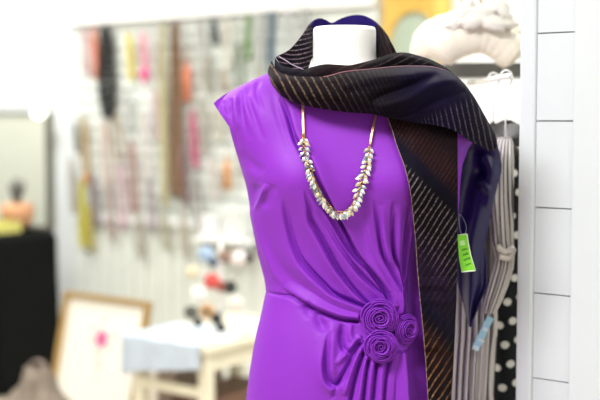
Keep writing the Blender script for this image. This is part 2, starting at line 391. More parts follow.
# ---- cream table with blue cloth (its own frame: corner nearest the camera, le = leftwards, ln = inwards)
T0 = at(207, 400, 4.2); T0 = np.array([T0[0], T0[1], 0])
def tb(a, b, z): 
    a = np.asarray(a, float); b = np.asarray(b, float); z = np.asarray(z, float)
    return T0-a[..., None]*E+b[..., None]*N+z[..., None]*np.array([0, 0, 1.])
def tbox(a0, a1, b0, b1, z0, z1):
    v, f = box((a0, b0, z0), (a1, b1, z1)); return tb(v[:, 0], v[:, 1], v[:, 2]), [q[::-1] for q in f]
TA, TB, TZ = .375, .62, .502
m_cream = cm((232, 228, 204), noise=.05, rough=.5)
tr = thing('side_table', 'low cream painted side table carrying the accessory stand', 'table', tuple(tb(TA/2, TB/2, 0)))
bevel(mesh('tabletop', tbox(-.02, TA+.02, -.02, TB+.02, TZ-.025, TZ), m_cream, tr, smooth=False))
for a_, b_ in ((0, 0), (TA-.045, 0), (0, TB-.045), (TA-.045, TB-.045)):
    bevel(mesh('leg', tbox(a_, a_+.045, b_, b_+.045, 0, TZ-.025), m_cream, tr, smooth=False))
mesh('apron', join(tbox(.045, TA-.045, .006, .026, TZ-.10, TZ-.025), tbox(.045, TA-.045, TB-.026, TB-.006, TZ-.10, TZ-.025), tbox(.006, .026, .045, TB-.045, TZ-.10, TZ-.025), tbox(TA-.026, TA-.006, .045, TB-.045, TZ-.10, TZ-.025)), m_cream, tr, smooth=False)
mesh('stretcher', join(tbox(.045, TA-.045, .01, .03, TZ-.20, TZ-.165),), m_cream, tr, smooth=False)
def cloth():
    nr, nc = 50, 60; V = np.zeros((nr, nc, 3))
    for i in range(nr):
        t = i/(nr-1)
        for j in range(nc):
            u = j/(nc-1); a_ = .01+u*(TA+.10)
            l = t*.46                                  # from back over the top and down the near face
            top = .30
            if l < top: b_ = .28-l; z = TZ+.004
            else: b_ = -.02-.008-.006*math.sin(u*19); z = TZ+.004-(l-top)*(.55+.45*u)
            if a_ > TA+.02:
                e = a_-TA-.02; a2 = TA+.026; z2 = min(z, TZ+.004-e*1.0); V[i, j] = tb(a2, b_, z2)
            else: V[i, j] = tb(a_, b_, z+.002*math.sin(a_*50+b_*30))
    return V.reshape(-1, 3), gridfaces(nr, nc)
cl = mesh('table_cloth', cloth(), cm((190, 203, 216), noise=.10, nscale=30, rough=.85), loc=tuple(tb(TA/2, .1, TZ)))
solid(cl, .004, 1); tag(cl, 'pale blue grey cloth draped over the left end of the cream table', 'cloth')
bx_ = thing('storage_box', 'dark brown storage box on the floor under the cream table', 'box', tuple(tb(.17, .35, 0)))
bevel(mesh('box_body', tbox(.06, .28, .12, .5, .002, .22), cm((98, 74, 60)), bx_, smooth=False), .008)
bevel(mesh('lid', tbox(.055, .285, .115, .505, .22, .27), cm((112, 80, 64)), bx_, smooth=False), .008)
bk = thing('cardboard_box', 'taupe cardboard box standing between gold frame and cream table', 'box', tuple(tb(TA+.13, .4, 0)))
bevel(mesh('carton', tbox(TA+.05, TA+.16, .3, .6, .002, .36), cm((142, 126, 112)), bk, smooth=False), .005)
mesh('flap', tbox(TA+.045, TA+.165, .295, .445, .36, .366), cm((152, 136, 120)), bk, smooth=False)
# accessory stand on the table and its flower clips
sx, sy = .05, .14
ast = thing('accessory_stand', 'white branching accessory stand on the cream table', 'stand', tuple(tb(sx, sy, TZ)))
base = tb(sx, sy, TZ)
mesh('base', lathe([(.06, .001), (.06, .01), (.02, .018), (.012, .03)], tuple(base), 24), m_white, ast)
mesh('pole', tube([base+[0, 0, .02], base+[0, 0, .36]], .007, 8), m_white, ast)
def clip(px, py, r, rgb, label, dark=None):
    c = at(px, py, base[1]-.02); rr = r/1167*base[1]
    z = c[2]; end = np.array([c[0], base[1]-.005, c[2]])
    mesh('branch', tube([base+[0, 0, max(.03, z-base[2]-.03)], (base+[0, 0, z-base[2]-.01]+end)/2, end], .004, 6), m_white, ast)
    root = thing('flower_clip', label, 'hair clip', tuple(c), 'flower clips on the accessory stand')
    pet = []
    for k in range(8):
        a = 2*PI*k/8; pet.append(ball(c+[rr*.55*math.cos(a), -.004, rr*.55*math.sin(a)], rr*.5, 8, 6, (1, .5, 1)))
    mesh('petals', join(*pet), cm(rgb), root)
    mesh('centre', ball(c+[0, -.012, 0], rr*.42, 10, 7, (1, .7, 1)), cm(dark or rgb), root)
for q in [(207, 311, 8, (196, 158, 112), 'tan flower clip with black centre low on the stand', (60, 52, 48)),
          (216, 318, 6, (34, 34, 38), 'black flower clip just right of the tan one'),
          (191, 312, 7, (84, 88, 78), 'dark olive flower clip at the lower left of the stand'),
          (198, 322, 5, (52, 50, 52), 'small charcoal flower clip beneath the olive one'),
          (221, 327, 5, (40, 38, 42), 'small black flower clip lowest on the stand'),
          (212, 281, 8, (206, 82, 76), 'red flower clip at the middle of the stand'),
          (221, 286, 6, (150, 84, 74), 'brick brown flower clip touching the red one'),
          (230, 287, 7, (42, 50, 46), 'black green flower clip right of the red one'),
          (206, 254, 8, (158, 184, 210), 'light blue flower clip at the top left of the stand'),
          (213, 262, 5, (70, 86, 110), 'small navy flower clip below the light blue one'),
          (225, 256, 7, (142, 118, 104), 'brown flower clip at the top middle of the stand'),
          (239, 258, 8, (238, 226, 224), 'blush white flower clip near the top of the stand'),
          (248, 258, 5, (36, 36, 40), 'black flower clip at the top right beside the purple dress'),
          (199, 294, 8, (236, 236, 230), 'white flower clip on the left side of the stand'),
          (235, 303, 8, (228, 224, 214), 'ivory flower clip on the right side of the stand'),
          (192, 272, 7, (212, 204, 176), 'beige flower clip at the left between white and light blue')]:
    clip(*q)
# ------------------------------------------------------------------ the dress form and the dress
Y0 = 2.10; MPP = Y0/F
def tab(s):
    a = np.array([[float(x) for x in q.split(':')] for q in s.replace(',', ' ').split()]); return lambda p: np.interp(p, a[:, 0], a[:, 1])
fL = tab('70:271 74:266 80:252 88:236 95:224 100:217 103.5:213.5 108:216.5 115:221 122:226 127:229.5 134:231 145:234 155:237 165:240 175:243 185:246 195:248 205:249.5 215:250 225:252 240:255 255:258 270:262 280:264.5 291:266 300:264 310:262 330:257 350:253 375:249 400:246 450:240 520:236 640:230')
fR = tab('70:414 80:440 90:458 100:470 112:480 125:480 138:475 150:468 165:462.5 180:460.5 200:459.5 215:458 240:450 265:440 291:434 310:438 330:441 360:444 400:446 640:462')
def sm(f, w):
    def g(p): p = np.asarray(p, float); return sum(f(p+d*w) for d in (-1, -.5, 0, .5, 1))/5
    return g
fD = sm(tab('60:.03 70:.035 80:.055 95:.075 110:.088 130:.098 150:.108 175:.118 195:.118 215:.108 240:.095 270:.088 291:.087 310:.094 340:.108 370:.118 400:.124 640:.13'), 12)
def prof(s): return np.sqrt(np.clip(1-np.abs(s)**2.3, 0, 1))
def bust(px, py): return .020*np.exp(-((px-287)/36)**2-((py-180)/30)**2)+.020*np.exp(-((px-410)/36)**2-((py-180)/30)**2)
rows = np.concatenate([np.arange(70, 405, .6), np.arange(406, 641, 6)]); NR = len(rows)
NF, NB = 600, 60
tf = np.linspace(0, PI, NF); sf = -np.cos(tf)
Lr, Rr = fL(rows)[:, None], fR(rows)[:, None]
PX = Lr+(Rr-Lr)*(sf[None]+1)/2; PY = np.repeat(rows[:, None], NF, 1)
fS = sm(tab('60:290 70:269 80:247 90:231 100:221 110:217 120:217.5 128:221 136:226 145:231 155:236 165:240 175:243 185:246 195:248 205:249.5 215:250 225:252 240:255 255:258 270:262 280:264.5 291:266 300:264 310:262 330:257 350:253 375:249 400:246 450:240 520:236 640:230'), 5)
SS = np.clip(2*(PX-fS(rows)[:, None])/(Rr-fS(rows)[:, None])-1, -1, 1)
YF = Y0-(fD(rows)[:, None]*prof(SS)+bust(PX, PY)*(1-np.abs(SS)**6))
base = at(PX, PY, YF)
# folds: curves traced down the cloth, each pushing the surface in or out
DISP = np.zeros_like(PX)
msk = rows < 405
qx, qy = PX[msk].ravel(), PY[msk].ravel()
def field(curve, taper=(.2, .2)):
    c = cr(np.array(curve, float), 160)
    tg = np.gradient(c, axis=0); tg /= np.linalg.norm(tg, axis=1)[:, None]
    bx0, bx1, by0, by1 = c[:, 0].min()-45, c[:, 0].max()+45, c[:, 1].min()-45, c[:, 1].max()+45
    idx = np.where((qx > bx0) & (qx < bx1) & (qy > by0) & (qy < by1))[0]
    best = np.full(len(idx), 1e9); bi = np.zeros(len(idx), int)
    X, Y = qx[idx], qy[idx]
    for k in range(160):
        d = (X-c[k, 0])**2+(Y-c[k, 1])**2; m = d < best; best[m] = d[m]; bi[m] = k
    dx, dy = X-c[bi, 0], Y-c[bi, 1]
    sd = dx*tg[bi, 1]-dy*tg[bi, 0]            # >0 on the right-hand side in the picture of a downward curve's left... sign fixed by use
    al = dx*tg[bi, 0]+dy*tg[bi, 1]; inn = (bi > 0) & (bi < 159)
    dist = np.where(inn, np.abs(sd), np.sqrt(best)); t = np.clip((bi+np.where(inn, al/(np.linalg.norm(np.diff(c, axis=0), axis=1).mean()), 0))/159, 0, 1)
    tp = np.ones_like(t)
    if taper[0]: tp *= np.clip(t/taper[0], 0, 1)**.8
    if taper[1]: tp *= np.clip((1-t)/taper[1], 0, 1)**.8
    return idx, np.sign(sd)*dist, tp, t
acc = np.zeros(len(qx)); pos = np.zeros(len(qx)); neg = np.zeros(len(qx))
def valley(curve, w, a, taper=(.2, .2)):
    i, sd, tp, t = field(curve, taper); acc[i] -= a*np.exp(-(sd/w)**2)*tp
def ridge(curve, w, a, taper=(.2, .2)): valley(curve, w, -a, taper)
def step(curve, a, soft, side, sharp=.8, taper=(.2, .1)):
    sharp *= 1.7
    """cloth lying over cloth: raised on one side (+1 = screen right of a downward curve), falling off softly"""
    i, sd, tp, t = field(curve, taper); x = sd*side
    so = soft*(1-.5*t); sh = sharp*(1-.35*t)
    up = a*tp*np.where(x > 0, np.exp(-(np.maximum(x, 0)/so)**1.5), np.exp(-(x/sh)**2))
    dn = -.9*a*tp*np.exp(-((x+sh*2.0)/(sh*1.8))**2)
    pos[i] = np.maximum(pos[i], up); neg[i] = np.minimum(neg[i], dn)
# neckline edge crossing the chest down to the rosettes, and the pleats fanning out of them
step([(283, 95), (290, 112), (297, 136), (305, 150), (314, 166), (322, 183), (332, 201), (343, 221), (351, 237), (360, 254), (371, 268), (382, 283), (389, 299), (391, 312)], .0075, 16, 1, .9, (.12, .03))
step([(306, 190), (316, 204), (327, 217), (338, 236), (346, 249), (356, 261), (369, 274), (384, 297), (387, 308)], .0055, 9, -1, .8, (.6, .03))
step([(312, 196), (322, 220), (332, 238), (341, 252), (358, 275), (370, 287), (381, 297), (385, 305)], .0050, 9, -1, .9, (.6, .05))
step([(302, 190), (306, 206), (308, 221), (315, 234), (325, 252), (334, 268), (348, 287), (363, 303), (374, 312)], .0075, 11, -1, 1.0, (.55, .05))
step([(280, 200), (283, 215), (290, 243), (298, 261), (308, 273), (320, 285), (334, 297), (360, 308), (374, 314)], .0075, 13, -1, 1.0, (.55, .05))
valley([(262, 215), (268, 240), (278, 262), (292, 279), (312, 294)], 6, .0022, (.3, .3))
ridge([(250, 206), (254, 220), (259, 236), (265, 253), (273, 272), (283, 285)], 2.6, .0032, (.2, .3))
valley([(250, 222), (256, 243), (262, 262), (270, 280)], 3.0, .0022)
ridge([(368, 214), (369, 238), (374, 258), (384, 280), (394, 298), (397, 314)], 5, .0035)
step([(371, 200), (375, 226), (379, 252), (388, 273), (396, 291), (399, 303), (401, 318)], .0062, 8, -1, .9, (.4, .05))
ridge([(383, 205), (383, 235), (386, 256), (393, 280), (399, 300), (401, 318)], 4, .005)
step([(391, 200), (389, 234), (391, 256), (397, 272), (401, 303), (402, 320)], .0062, 7, -1, .8, (.4, .05))
ridge([(400, 205), (399, 235), (398, 260), (402, 295), (403, 320)], 4, .0035)
valley([(410, 205), (408, 230), (405, 258), (404, 300), (404, 320)], 2.6, .005, (.3, .05))
valley([(418, 215), (414, 250), (410, 280), (407, 305), (405, 322)], 2.6, .005, (.3, .05))
ridge([(414, 225), (411, 255), (406, 290)], 2.5, .003)
valley([(424, 215), (421, 250), (420, 290), (421, 330), (423, 404)], 9, .013, (.3, 0))
# overlap edge of the draped bodice above the skirt, waist seam
step([(283, 286), (291, 292), (301, 298), (311, 304), (321, 309), (332, 313.5), (343, 317), (360, 319)], .0065, 14, 1, 1.0, (.5, .02))
valley([(262, 290), (272, 293.5), (284, 295.5), (297, 296)], 1.5, .0028, (.1, .3))
# bust and sleeve creases
ridge([(254, 210), (259, 203), (263, 194), (267, 184)], 2.6, .0042)
valley([(250, 210), (252, 198), (256, 184)], 4, .005)
valley([(262, 208), (268, 196), (273, 184)], 5, .0022)
valley([(243, 150), (248, 160), (256, 168), (264, 173)], 4.5, .0028, (.4, .4))
ridge([(240, 165), (248, 174), (258, 182)], 6, .002, (.4, .4))
valley([(232, 98), (230, 110), (231, 122), (235, 138), (238, 150)], 2.4, .006, (.25, .4))
ridge([(236, 95), (236, 112), (239, 130)], 3.0, .003)
valley([(242, 90), (240, 103), (243, 122), (250, 140)], 3.0, .0035, (.2, .5))
valley([(250, 84), (247, 98), (254, 118), (264, 142)], 3.4, .0030, (.2, .5))
valley([(259, 79), (256, 92), (264, 112)], 2.6, .0022, (.2, .5))
ridge([(246, 90), (247, 106), (254, 128)], 3.0, .0018, (.2, .5))
valley([(224, 100), (223, 108), (228, 118)], 2.0, .002)
valley([(272, 88), (277, 112), (286, 140), (290, 160)], 4, .0015, (.3, .5))
# skirt: hanging folds under the overlap and gathers below the rosettes
valley([(304, 303), (308, 311), (312, 318)], 5, .0045, (.2, .5))
valley([(315, 311), (320, 322), (325, 333)], 5, .0050, (.2, .4))
step([(327, 330), (324, 346), (322, 364), (324, 380), (331, 388), (339, 386), (345, 378)], .0055, 9, -1, 1.2, (.35, .3))
ridge([(333, 322), (332, 345), (332, 368), (334, 380)], 4.5, .0042, (.3, .3))
valley([(343, 322), (341, 336), (343, 347), (349, 352), (356, 345), (362, 336)], 2.6, .0062, (.15, .1))
ridge([(351, 322), (350, 334), (353, 343)], 3, .003)
ridge([(362, 337), (353, 345), (344, 356), (335, 365)], 3.0, .0058, (.05, .4))
valley([(362, 342), (354, 354), (348, 366), (338, 384), (332, 400)], 2.2, .0055, (.05, .3))
ridge([(362, 345), (356, 357), (350, 374), (344, 396)], 2.8, .0050, (.1, .1))
valley([(365, 350), (359, 366), (354, 384), (350, 404)], 1.8, .0065, (.05, 0))
ridge([(367, 354), (363, 370), (358, 404)], 2.4, .004, (.1, 0))
valley([(369, 358), (366, 376), (363, 404)], 1.6, .0058, (.05, 0))
ridge([(373, 360), (370, 380), (368, 404)], 2.4, .003, (.1, 0))
valley([(378, 360), (376, 376), (373, 404)], 1.7, .0065, (.05, 0))
ridge([(383, 360), (381, 380), (380, 404)], 2.6, .003, (.1, 0))
valley([(390, 356), (387, 376), (384, 404)], 1.6, .0055, (.05, 0))
step([(402, 350), (404, 370), (406, 404)], .0095, 9, -1, 1.2, (.1, 0))
valley([(413, 346), (415, 370), (418, 404)], 4, .006, (.1, 0))
valley([(398, 352), (397, 372), (396, 404)], 1.8, .0022, (.1, 0))
DISP[msk] = 1.8*(acc+pos+neg).reshape(-1, NF)
last = DISP[msk][-1]
DISP[~msk] = last[None]
DISP *= (1-np.abs(sf)**10)[None]
du = np.gradient(base, axis=1); dv = np.gradient(base, axis=0)
nn = np.cross(du, dv); nn /= np.linalg.norm(nn, axis=2)[..., None]+1e-12
nn *= np.where(nn[..., 1:2] > 0, -1, 1)
front = base+nn*DISP[..., None]
def ydress(px, py):
    px = np.asarray(px, float); py = np.asarray(py, float)
    ri = np.clip(np.searchsorted(rows, py), 0, NR-1)
    s = np.clip(2*(px-fL(py))/(fR(py)-fL(py))-1, -1, 1); ci = np.clip((np.arccos(-s)/PI*(NF-1)).round().astype(int), 0, NF-1)
    return front[ri, ci, 1]
sb2 = np.cos(np.linspace(0, PI, NB+2)[1:-1])
PXB = Lr+(Rr-Lr)*(sb2[None]+1)/2
sil = at(PXB, np.repeat(rows[:, None], NB, 1), Y0)
back = sil.copy(); back[..., 1] = Y0+(.75*fD(rows)[:, None]+.01)*prof(sb2)[None]
allv = np.concatenate([front, back], 1); NC = NF+NB
faces = gridfaces(NR, NC, True)
# material: satin jersey
def fabric():
    m = mat('violet_jersey', (127, 43, 177), .56, noise=.03, nscale=8, sheen=0, spec=.25, bump=.04, bscale=900); return m
m_dress = fabric()
zf = at(350, 640, Y0)
dr = thing('dress', 'draped violet sleeveless dress with rosettes on the dress form', 'dress', (at(350, 300, Y0)[0], Y0, zf[2]))
ovx = np.array([240, 266, 283, 291, 301, 311, 321, 332, 343, 360, 380, 400, 420, 480]); ovy = np.array([289, 291, 292, 293, 298, 304, 309, 313.5, 317, 319, 322, 326, 326, 326])
fx = np.concatenate([PX, PXB], 1); fy = np.repeat(rows[:, None], NC, 1)
below = (fy > np.interp(fx, ovx, ovy)).ravel()
isb = below[faces[:, 0]]
V = allv.reshape(-1, 3)
def submesh(fc):
    u, inv = np.unique(fc.ravel(), return_inverse=True); return V[u], inv.reshape(fc.shape)
mesh('bodice', submesh(faces[~isb]), m_dress, dr)
mesh('skirt', submesh(faces[isb]), m_dress, dr)
def rosette(px, py, R, yaw, seed):
    c = at(px, py, float(ydress(px, py))-.006)
    r_ = R*MPP*.90; k = 8; rg = random.Random(seed); parts = []
    def ribbon(rad, ph, hh, wd, hd, tl):
        n = len(rad); Vv = []
        for i in range(n):
            e = min(1, 6*min(i, n-1-i)/(n-1)+.25)
            for j in range(k):
                a = 2*PI*j/k; x, z = wd[i]*math.cos(a)*e, hd[i]*math.sin(a)*e
                q = rad[i]+x*math.cos(tl[i])+z*math.sin(tl[i]); Vv.append((q*math.cos(ph[i]), q*math.sin(ph[i]), hh[i]-x*math.sin(tl[i])+z*math.cos(tl[i])))
        Fc = [(i*k+j, i*k+(j+1) % k, (i+1)*k+(j+1) % k, (i+1)*k+j) for i in range(n-1) for j in range(k)]
        parts.append((np.array(Vv), Fc+[tuple(range(k))[::-1], tuple((n-1)*k+j for j in range(k))]))
    t = np.linspace(0, 1, 90); o = np.ones(90)
    ribbon(r_*(.04+.28*t)*(1+.18*np.cos(2*(2*PI*2.3*t)+seed)), 2*PI*2.3*t+seed, r_*(.50-.03*t), r_*.035*o, r_*.17*o, -.1+.3*t)
    for q, (rk, na_) in enumerate([(.40, 2), (.50, 3), (.61, 3), (.72, 3), (.83, 4), (.93, 4)]):
        st = rg.uniform(0, 6.28)
        for m_ in range(na_):
            sp = 2*PI/na_*rg.uniform(1.15, 1.45); t = np.linspace(0, 1, 46); o = np.ones(46)
            a0 = st+2*PI*m_/na_+rg.uniform(-.25, .25); bul = rg.uniform(.03, .09)
            rad = r_*(rk-.05+.10*t+bul*np.sin(PI*t)-.03); hh = r_*(.50*(1-rk**2.2)+.06+.06*np.sin(PI*t)*rg.uniform(.5, 1.3))
            ribbon(rad, a0+sp*t, hh, r_*(.038+.016*rk)*o, r_*(.16+.02*np.sin(PI*t)), (-.05+.85*rk)*o)
    v2, f2 = ball((0, 0, .02*r_), r_*.88, 32, 12, (1, 1, .42))
    vv, ff = join(*parts, (v2, f2))
    cy, sy_ = math.cos(yaw), math.sin(yaw)
    w = np.stack([c[0]+vv[:, 0]*cy+vv[:, 2]*sy_, c[1]-vv[:, 2]*cy+vv[:, 0]*sy_, c[2]+vv[:, 1]], 1)
    return mesh('rosette', (w, ff), m_dress, dr)
rosette(379, 317, 19.0, .05, .4).data
rosette(380.5, 346, 16.8, 0, 2.1)
rosette(405, 328.5, 14.8, .55, 4.0)
# ---- dress form: neck, torso, pole, base
m_form = mat('form_white', (232, 231, 229), .5, noise=.02)
ncx = at(344.5, 40, Y0)[0]
fmz = 0
df_ = thing('dress_form', 'white flat-topped dress form wearing the violet dress', 'mannequin', (ncx, Y0, 0))
zt_ = at(344, 26.5, Y0)[2]
pr = [(.02, 0), (.046, 0), (.0525, -.0012), (.0553, -.004), (.0562, -.009), (.0562, -.03), (.0566, -.05), (.058, -.062), (.064, -.073), (.078, -.084), (.095, -.094)]
mesh('neck', lathe(pr[::-1], (ncx, Y0, zt_), 64, 1, .8), m_form, df_)
rs = np.arange(72, 470, 6.); ts = np.linspace(0, 2*PI, 65)[:-1]; tv = []
for p in rs:
    l, r = fL(p), fR(p)
    if p < 145: l = max(l, 246-(p-72)*.0); r = min(r, 452); 
    cx = (l+r)/2; hw = (r-l)/2*.84
    for a in ts:
        s = math.cos(a); q = at(cx+hw*s, p, Y0); d = (fD(p)*.62 if math.sin(a) < 0 else fD(p)*.55)*math.sin(a)
        tv.append((q[0], Y0+d, q[2]))
nt_ = len(rs); tfc = [list(q) for q in gridfaces(nt_, 64, True)]+[list(range(64)), list(range((nt_-1)*64, nt_*64))[::-1]]
mesh('torso', (np.array(tv), tfc), m_form, df_)
mesh('pole', tube([(ncx, Y0, .02), (ncx, Y0, .75)], .016, 16), m_steel, df_)
mesh('stand_base', lathe([(.16, 0), (.16, .012), (.05, .02), (.02, .05)], (ncx, Y0, .001), 48), m_steel, df_)
# ------------------------------------------------------------------ velvet scarf
def scarf_mat():
    m = bpy.data.materials.new('striped_velvet'); m.use_nodes = True; nt = m.node_tree; b = nt.nodes['Principled BSDF']
    def attr(n):
        a = nt.nodes.new('ShaderNodeAttribute'); a.attribute_name = n; return a
    ph, am, bc, sc = attr('stripe_phase'), attr('stripe_amount'), attr('ground'), attr('stripe')
    def mth(op, a, b_=None, clamp=False):
        n = nt.nodes.new('ShaderNodeMath'); n.operation = op; n.use_clamp = clamp
        for i, x in enumerate((a, b_)):
            if x is None: continue
            if isinstance(x, (int, float)): n.inputs[i].default_value = x
            else: nt.links.new(x, n.inputs[i])
        return n.outputs[0]
    tc = nt.nodes.new('ShaderNodeTexCoord'); nz = nt.nodes.new('ShaderNodeTexNoise'); nz.inputs['Scale'].default_value = 260
    nt.links.new(tc.outputs['Object'], nz.inputs['Vector'])
    nz2 = nt.nodes.new('ShaderNodeTexNoise'); nz2.inputs['Scale'].default_value = 40; nt.links.new(tc.outputs['Object'], nz2.inputs['Vector'])
    p2 = mth('ADD', ph.outputs['Fac'], mth('MULTIPLY', mth('SUBTRACT', nz2.outputs['Fac'], .5), .35))
    s = mth('SINE', mth('MULTIPLY', p2, 2*PI))
    s = mth('MULTIPLY', mth('SUBTRACT', s, .52), 2.6, True)
    s = mth('MULTIPLY', s, mth('MULTIPLY', mth('SUBTRACT', nz.outputs['Fac'], .28), 2.6, True))
    s = mth('MULTIPLY', s, am.outputs['Fac'], True)
    mx = nt.nodes.new('ShaderNodeMix'); mx.data_type = 'RGBA'
    nt.links.new(s, mx.inputs['Factor']); nt.links.new(bc.outputs['Color'], mx.inputs['A']); nt.links.new(sc.outputs['Color'], mx.inputs['B'])
    nt.links.new(mx.outputs['Result'], b.inputs['Base Color'])
    b.inputs['Roughness'].default_value = .75; b.inputs['Specular IOR Level'].default_value = .1
    b.inputs['Sheen Weight'].default_value = .03; b.inputs['Sheen Roughness'].default_value = .3
    nt.links.new(bc.outputs['Color'], b.inputs['Sheen Tint'])
    bp = nt.nodes.new('ShaderNodeBump'); bp.inputs['Strength'].default_value = .5; bp.inputs['Distance'].default_value = .0015
    nt.links.new(s, bp.inputs['Height']); nt.links.new(bp.outputs['Normal'], b.inputs['Normal'])
    return m
m_vel = scarf_mat()
sca = thing('scarf', 'dark velvet scarf with metallic stripes wrapped around the dress form neck', 'scarf', tuple(at(400, 326, 2.05)))
def ramp(q, stops):
    xs = [s[0] for s in stops]; cs = np.array([lin(s[1]) for s in stops]); return np.stack([np.interp(q, xs, cs[:, i]) for i in range(3)], -1)
def sheet(name, g, pat, parent, th=.0035, off=0., m=None, kb=.26, ks=.42):
    nr, nc = g.shape[:2]; v = at(g[..., 0], g[..., 1], g[..., 2]).reshape(-1, 3)
    o = mesh(name, (v, gridfaces(nr, nc)), m or m_vel, parent)
    ph, am, bc, sc = pat(g[..., 0].ravel(), g[..., 1].ravel(), np.repeat(np.linspace(0, 1, nr), nc), np.tile(np.linspace(0, 1, nc), nr))
    bc = bc*kb*np.array([.95, .72, 1.35]); sc = sc*ks
    for n, d in (('stripe_phase', ph), ('stripe_amount', am)):
        a = o.data.attributes.new(n, 'FLOAT', 'POINT'); a.data.foreach_set('value', np.broadcast_to(d, (len(v),)).astype(np.float32))
    for n, d in (('ground', bc), ('stripe', sc)):
        a = o.data.attributes.new(n, 'FLOAT_COLOR', 'POINT'); d = np.broadcast_to(d, (len(v), 3)); a.data.foreach_set('color', np.concatenate([d, np.ones((len(v), 1))], 1).astype(np.float32).ravel())
    solid(o, th, off); return o
BLK = (20, 14, 20)
# A: outer wrap across the chest and over the shoulder
def yd(px, py, d): return float(ydress(px, py))-d
A = [[(272, 61, 2.07), (269.5, 68, 2.05), (269, 74, 2.045), (272.5, 81, 2.05)],
     [(277, 71, 2.03), (273.5, 77, 2.005), (273.5, 84, 2.0), (279, 92.5, 2.025)],
     [(288, 76, 2.005), (287, 81, 1.985), (287, 90, 1.98), (291, 100, 2.0)],
     [(306, 77.5, 1.99), (305, 84, 1.972), (304, 95, 1.968), (306, 105, 1.99)],
     [(325, 77, 1.98), (326, 84, 1.962), (326, 97, 1.958), (325, 108.5, 1.985)],
     [(345, 72, 1.98), (347, 81, 1.957), (348, 98, 1.952), (347, 111.5, 1.98)],
     [(370, 69.5, 1.985), (373, 78, 1.957), (373, 98, 1.950), (372, 113.5, 1.975)],
     [(395, 67, 1.995), (397, 77, 1.962), (397, 99, 1.952), (392, 118, 1.972)],
     [(417, 66.5, 2.005), (420, 76, 1.972), (420, 101, 1.965), (414, 122, 1.982)],
     [(436, 68, 2.02), (441, 79, 1.988), (441, 105, 1.978), (436, 125, 1.988)],
     [(453, 75, 2.04), (460, 88, 2.012), (460, 112, 2.0), (455, 131, 2.0)],
     [(466, 87, 2.06), (474, 101, 2.04), (474, 124, 2.025), (468, 140, 2.03)],
     [(477, 105, 2.085), (485, 119, 2.07), (486, 135, 2.06), (480, 146, 2.06)],
     [(489, 126, 2.11), (495, 136, 2.10), (496, 146, 2.095), (490, 152, 2.095)]]
gA = np.swapaxes(patch(A, 400, 90), 0, 1)      # rows = across, cols = along
def crease(g, c, w, a):
    c = cr(np.array(c, float), 40); d = np.full(g.shape[:2], 1e9)
    for k in range(40): d = np.minimum(d, (g[..., 0]-c[k, 0])**2+(g[..., 1]-c[k, 1])**2)
    g[..., 2] -= a*np.exp(-d/w**2)
crease(gA, [(380, 108), (405, 100), (430, 86), (455, 80)], 5, .010)
crease(gA, [(375, 98), (405, 88), (435, 76)], 5, -.010)
crease(gA, [(400, 114), (430, 102), (462, 92)], 4, -.008)
crease(gA, [(345, 86), (375, 80), (410, 76)], 4, .005)
def patA(x, y, r, c):
    t = x-(y-80)*np.interp(x, [270, 345, 420, 440], [.62, .62, .4, .22])
    per = np.interp(x, [270, 345, 395, 430, 500], [8.2, 8.2, 5, 5.6, 5.6])
    tt = np.linspace(180, 560, 1500); perg = np.interp(tt, [260, 320, 380, 430, 500], [8.2, 8.2, 4.5, 5.6, 5.6]); cum = np.cumsum(1/perg)*(tt[1]-tt[0])
    ph = np.interp(t, tt, cum)
    am = np.interp(x, [270, 315, 345, 370, 395], [.75, .75, .4, .18, .05])
    fan = np.clip((y-(120-.42*(x-410)))/8, 0, 1)*np.clip((x-405)/20, 0, 1)*.75
    am = np.maximum(am*(x < 420), fan)
    bc = ramp(x, [(270, (44, 30, 34)), (330, (26, 18, 22)), (390, (22, 16, 30)), (420, (34, 24, 62)), (455, (38, 28, 66)), (480, (24, 18, 40))])
    sc = ramp(x, [(270, (190, 160, 130)), (340, (150, 120, 100)), (420, (130, 115, 140)), (500, (165, 155, 170))])
    return ph, am, bc, sc
wrap = sheet('neck_wrap', gA, patA, sca)
# B: inner fold behind the wrap
Bt = [(275, 58, 2.07), (284, 67, 2.035), (303, 70, 2.028), (313, 67.5, 2.022), (325, 65, 2.02), (338, 65.5, 2.02), (350, 66, 2.02), (364, 63, 2.02), (378, 59, 2.03), (391, 54.5, 2.045), (404, 53.2, 2.055), (417, 56, 2.06), (432, 61, 2.065), (448, 70, 2.075), (460, 82, 2.09)]
gB = np.swapaxes(patch([[q, (q[0]+.5, q[1]+5, q[2]-.012), (q[0]+1, q[1]+13, q[2]-.012), (q[0]+2, q[1]+24, q[2]-.004)] for q in Bt], 240, 30), 0, 1)
def patB(x, y, r, c):
    am = np.interp(x, [270, 335, 350, 400, 420, 440], [.05, .1, .3, .6, .5, .1])
    bc = ramp(x, [(275, (22, 16, 44)), (300, (18, 14, 30)), (325, (40, 24, 26)), (350, (58, 32, 26)), (375, (26, 18, 22)), (440, (20, 16, 26))])
    return (x*.45+y*1.0)/6.5, am, bc, np.array(lin((130, 110, 110)))
sheet('inner_fold', gB, patB, sca)
